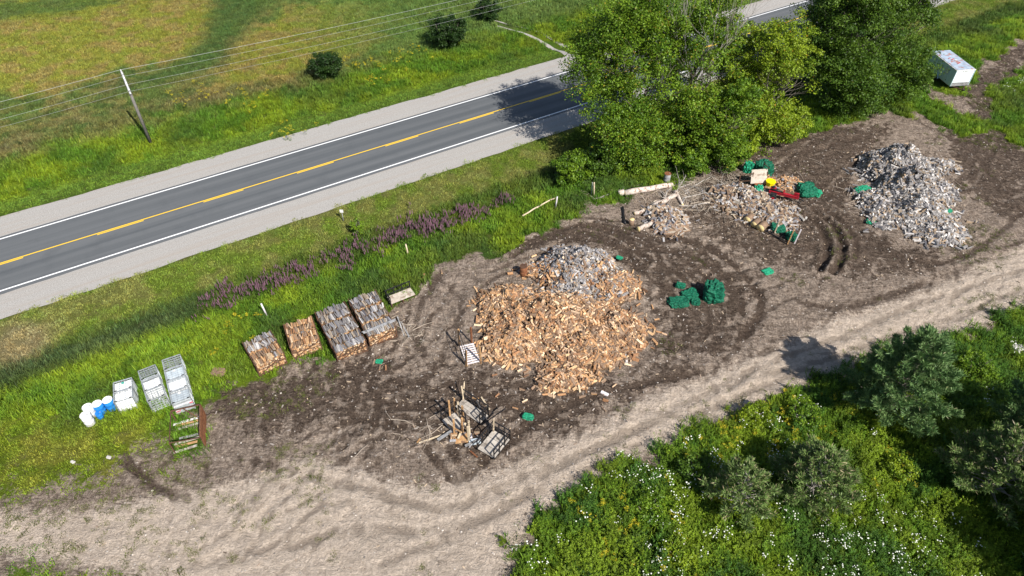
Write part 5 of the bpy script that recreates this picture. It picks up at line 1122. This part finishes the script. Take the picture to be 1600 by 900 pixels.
# ------------------------------------------------------------------ trailer
A = G(1481, 141); Bq = G(1507, 141); C = G(1443, 112); ex = Bq - A; ex.z = 0; ex.normalize(); wT = 2.2; cc = C - A; cc.z = 0; LT = 4.9
yaw = math.atan2(cc.y, cc.x) - math.pi / 2            # trailer runs back along cc
root = empty('box_trailer', A + Vector((0, 0, .0)), yaw + .0, label='white box trailer parked at the grass edge by the dark trees', cat='trailer')
def tb(x0, x1, y0, y1, z0, z1, n, mt, par=root, bv=0): return MB().box(((x0 + x1) / 2, (y0 + y1) / 2, (z0 + z1) / 2), (x1 - x0, y1 - y0, z1 - z0)).build(n, mt, par, bevel=bv)
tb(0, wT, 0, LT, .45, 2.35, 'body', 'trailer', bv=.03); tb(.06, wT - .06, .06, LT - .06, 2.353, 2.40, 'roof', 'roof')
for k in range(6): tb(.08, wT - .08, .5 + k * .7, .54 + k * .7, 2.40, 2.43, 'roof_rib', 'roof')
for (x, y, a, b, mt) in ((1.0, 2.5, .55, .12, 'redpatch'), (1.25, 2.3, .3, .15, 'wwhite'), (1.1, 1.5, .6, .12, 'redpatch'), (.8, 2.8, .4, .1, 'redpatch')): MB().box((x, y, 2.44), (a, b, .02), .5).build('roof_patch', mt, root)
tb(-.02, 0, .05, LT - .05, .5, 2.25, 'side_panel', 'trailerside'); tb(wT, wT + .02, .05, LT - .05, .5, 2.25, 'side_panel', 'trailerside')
tb(-.03, wT + .03, -.03, .04, 2.28, 2.37, 'roof_trim', 'wwhite'); tb(-.04, .02, 0, LT, 2.28, 2.37, 'roof_trim', 'wwhite')
d = tb(-.05, -.02, .9, 1.7, .62, 2.1, 'side_door', 'trailerside'); 
for z in (.75, 1.9): tb(-.07, -.05, .92, 1.0, z, z + .1, 'hinge', 'black', d)
tb(-.08, -.05, 1.6, 1.68, 1.3, 1.4, 'door_handle', 'black', d); tb(-.06, -.05, 1.0, 1.6, 1.35, 2.0, 'window', 'plasticg', d)
for x in (0, wT - .05): tb(x, x + .05, -.035, 0, .5, 2.28, 'corner_trim', 'trailerside')
tb(.05, wT - .05, -.03, -.001, .85, .90, 'front_trim', 'greyboard'); tb(.05, wT - .05, -.045, -.031, .5, .84, 'stone_guard', 'greyboard')
for x in (.8, 1.0, 1.2): tb(x, x + .08, -.04, -.001, 2.12, 2.18, 'marker_light', 'rust2')
for k in range(3): tb(-.025 - .01, -.02, 2.2 + k * .7, 2.23 + k * .7, .52, 2.24, 'panel_seam', 'plasticg')
tb(.1, wT - .1, .1, LT - .1, .33, .45, 'chassis', 'steel')
for sx in (-.06, wT - .16):
    wl = MB().tube([(sx, 2.65, .33), (sx + .22, 2.65, .33)], .33, 18).build('wheel', 'rubber', root); MB().tube([(sx - .01, 2.65, .33), (sx + .23, 2.65, .33)], .17, 12).build('rim', 'galv', wl)
m = MB(); m.add([(-.16 + dx, 2.65 + .45 * math.cos(a), .33 + .45 * math.sin(a)) for a in np.linspace(0, math.pi, 9) for dx in (0, .2)], [(2 * i, 2 * i + 1, 2 * i + 3, 2 * i + 2) for i in range(8)]); m.build('mudguard', 'trailerside', root)
MB().bar((wT * .2, 0, .4), (wT / 2, -.9, .4), .09).bar((wT * .8, 0, .4), (wT / 2, -.9, .4), .09).build('drawbar', 'rust2', root); MB().box((wT / 2, -.95, .42), (.14, .2, .14)).build('coupling', 'steel', root); MB().tube([(wT / 2 + .1, -.6, 0), (wT / 2 + .1, -.6, .7)], .04, 8).build('jack', 'steel', root)

# ------------------------------------------------------------------ power line
def upole(x, y, h, label):
    root = empty('utility_pole', (x, y, sz(x, y)), ROADANG, label=label, cat='utility pole', group='utility poles along the far side of the road')
    MB().tube([(0, 0, -.2), (0, 0, h)], [.17, .12], 12).build('pole_shaft', 'pole', root, True)
    for k, z in enumerate((.98, .90, .81, .72)):
        MB().bar((0, 0, h * z), (0, -.28, h * z + .05), .06).build('bracket', 'porc', root); MB().tube([(0, -.30, h * z - .02), (0, -.30, h * z + .2)], [.08, .06], 8).build('insulator', 'porc', root)
    MB().tube([(0, 0, h), (0, 0, h + .18)], [.05, .03], 8).build('top_pin', 'porc', root); MB().box((0, -.2, h * .86), (.14, .14, h * .2)).build('riser', 'porc', root)
    return Vector((x, y, sz(x, y)))
pb = G(235, 222); sp = 46.0; hp = 7.6
P1 = upole(pb.x, pb.y, hp, 'grey wooden utility pole with pale insulators at the left of the field')
P0 = upole(pb.x - RN[0] * sp, pb.y - RN[1] * sp, hp, 'utility pole beyond the left edge of the photo')
P2 = upole(pb.x + RN[0] * 65, pb.y + RN[1] * 65, hp, 'utility pole beyond the top edge of the photo')
for k, (z, off) in enumerate([(1.02, 0), (.95, -.3), (.84, -.3), (.75, -.3)]):
    m = MB()
    for (a, b) in ((P0, P1), (P1, P2)):
        pts = []
        for i in range(15):
            q = i / 14; p = a.lerp(b, q) + Vector((RM[0] * -off * -1, RM[1] * -off * -1, hp * z - 1.0 * 4 * q * (1 - q) * .6)); pts.append(p)
        m.tube(pts, .009 if k else .013, 4, cap=False)
    m.build('overhead_wire', 'wire', label=['topmost overhead wire of the power line', 'second overhead wire from the top', 'third overhead wire from the top', 'lowest overhead wire of the power line'][k], cat='wire', group='overhead wires of the power line')
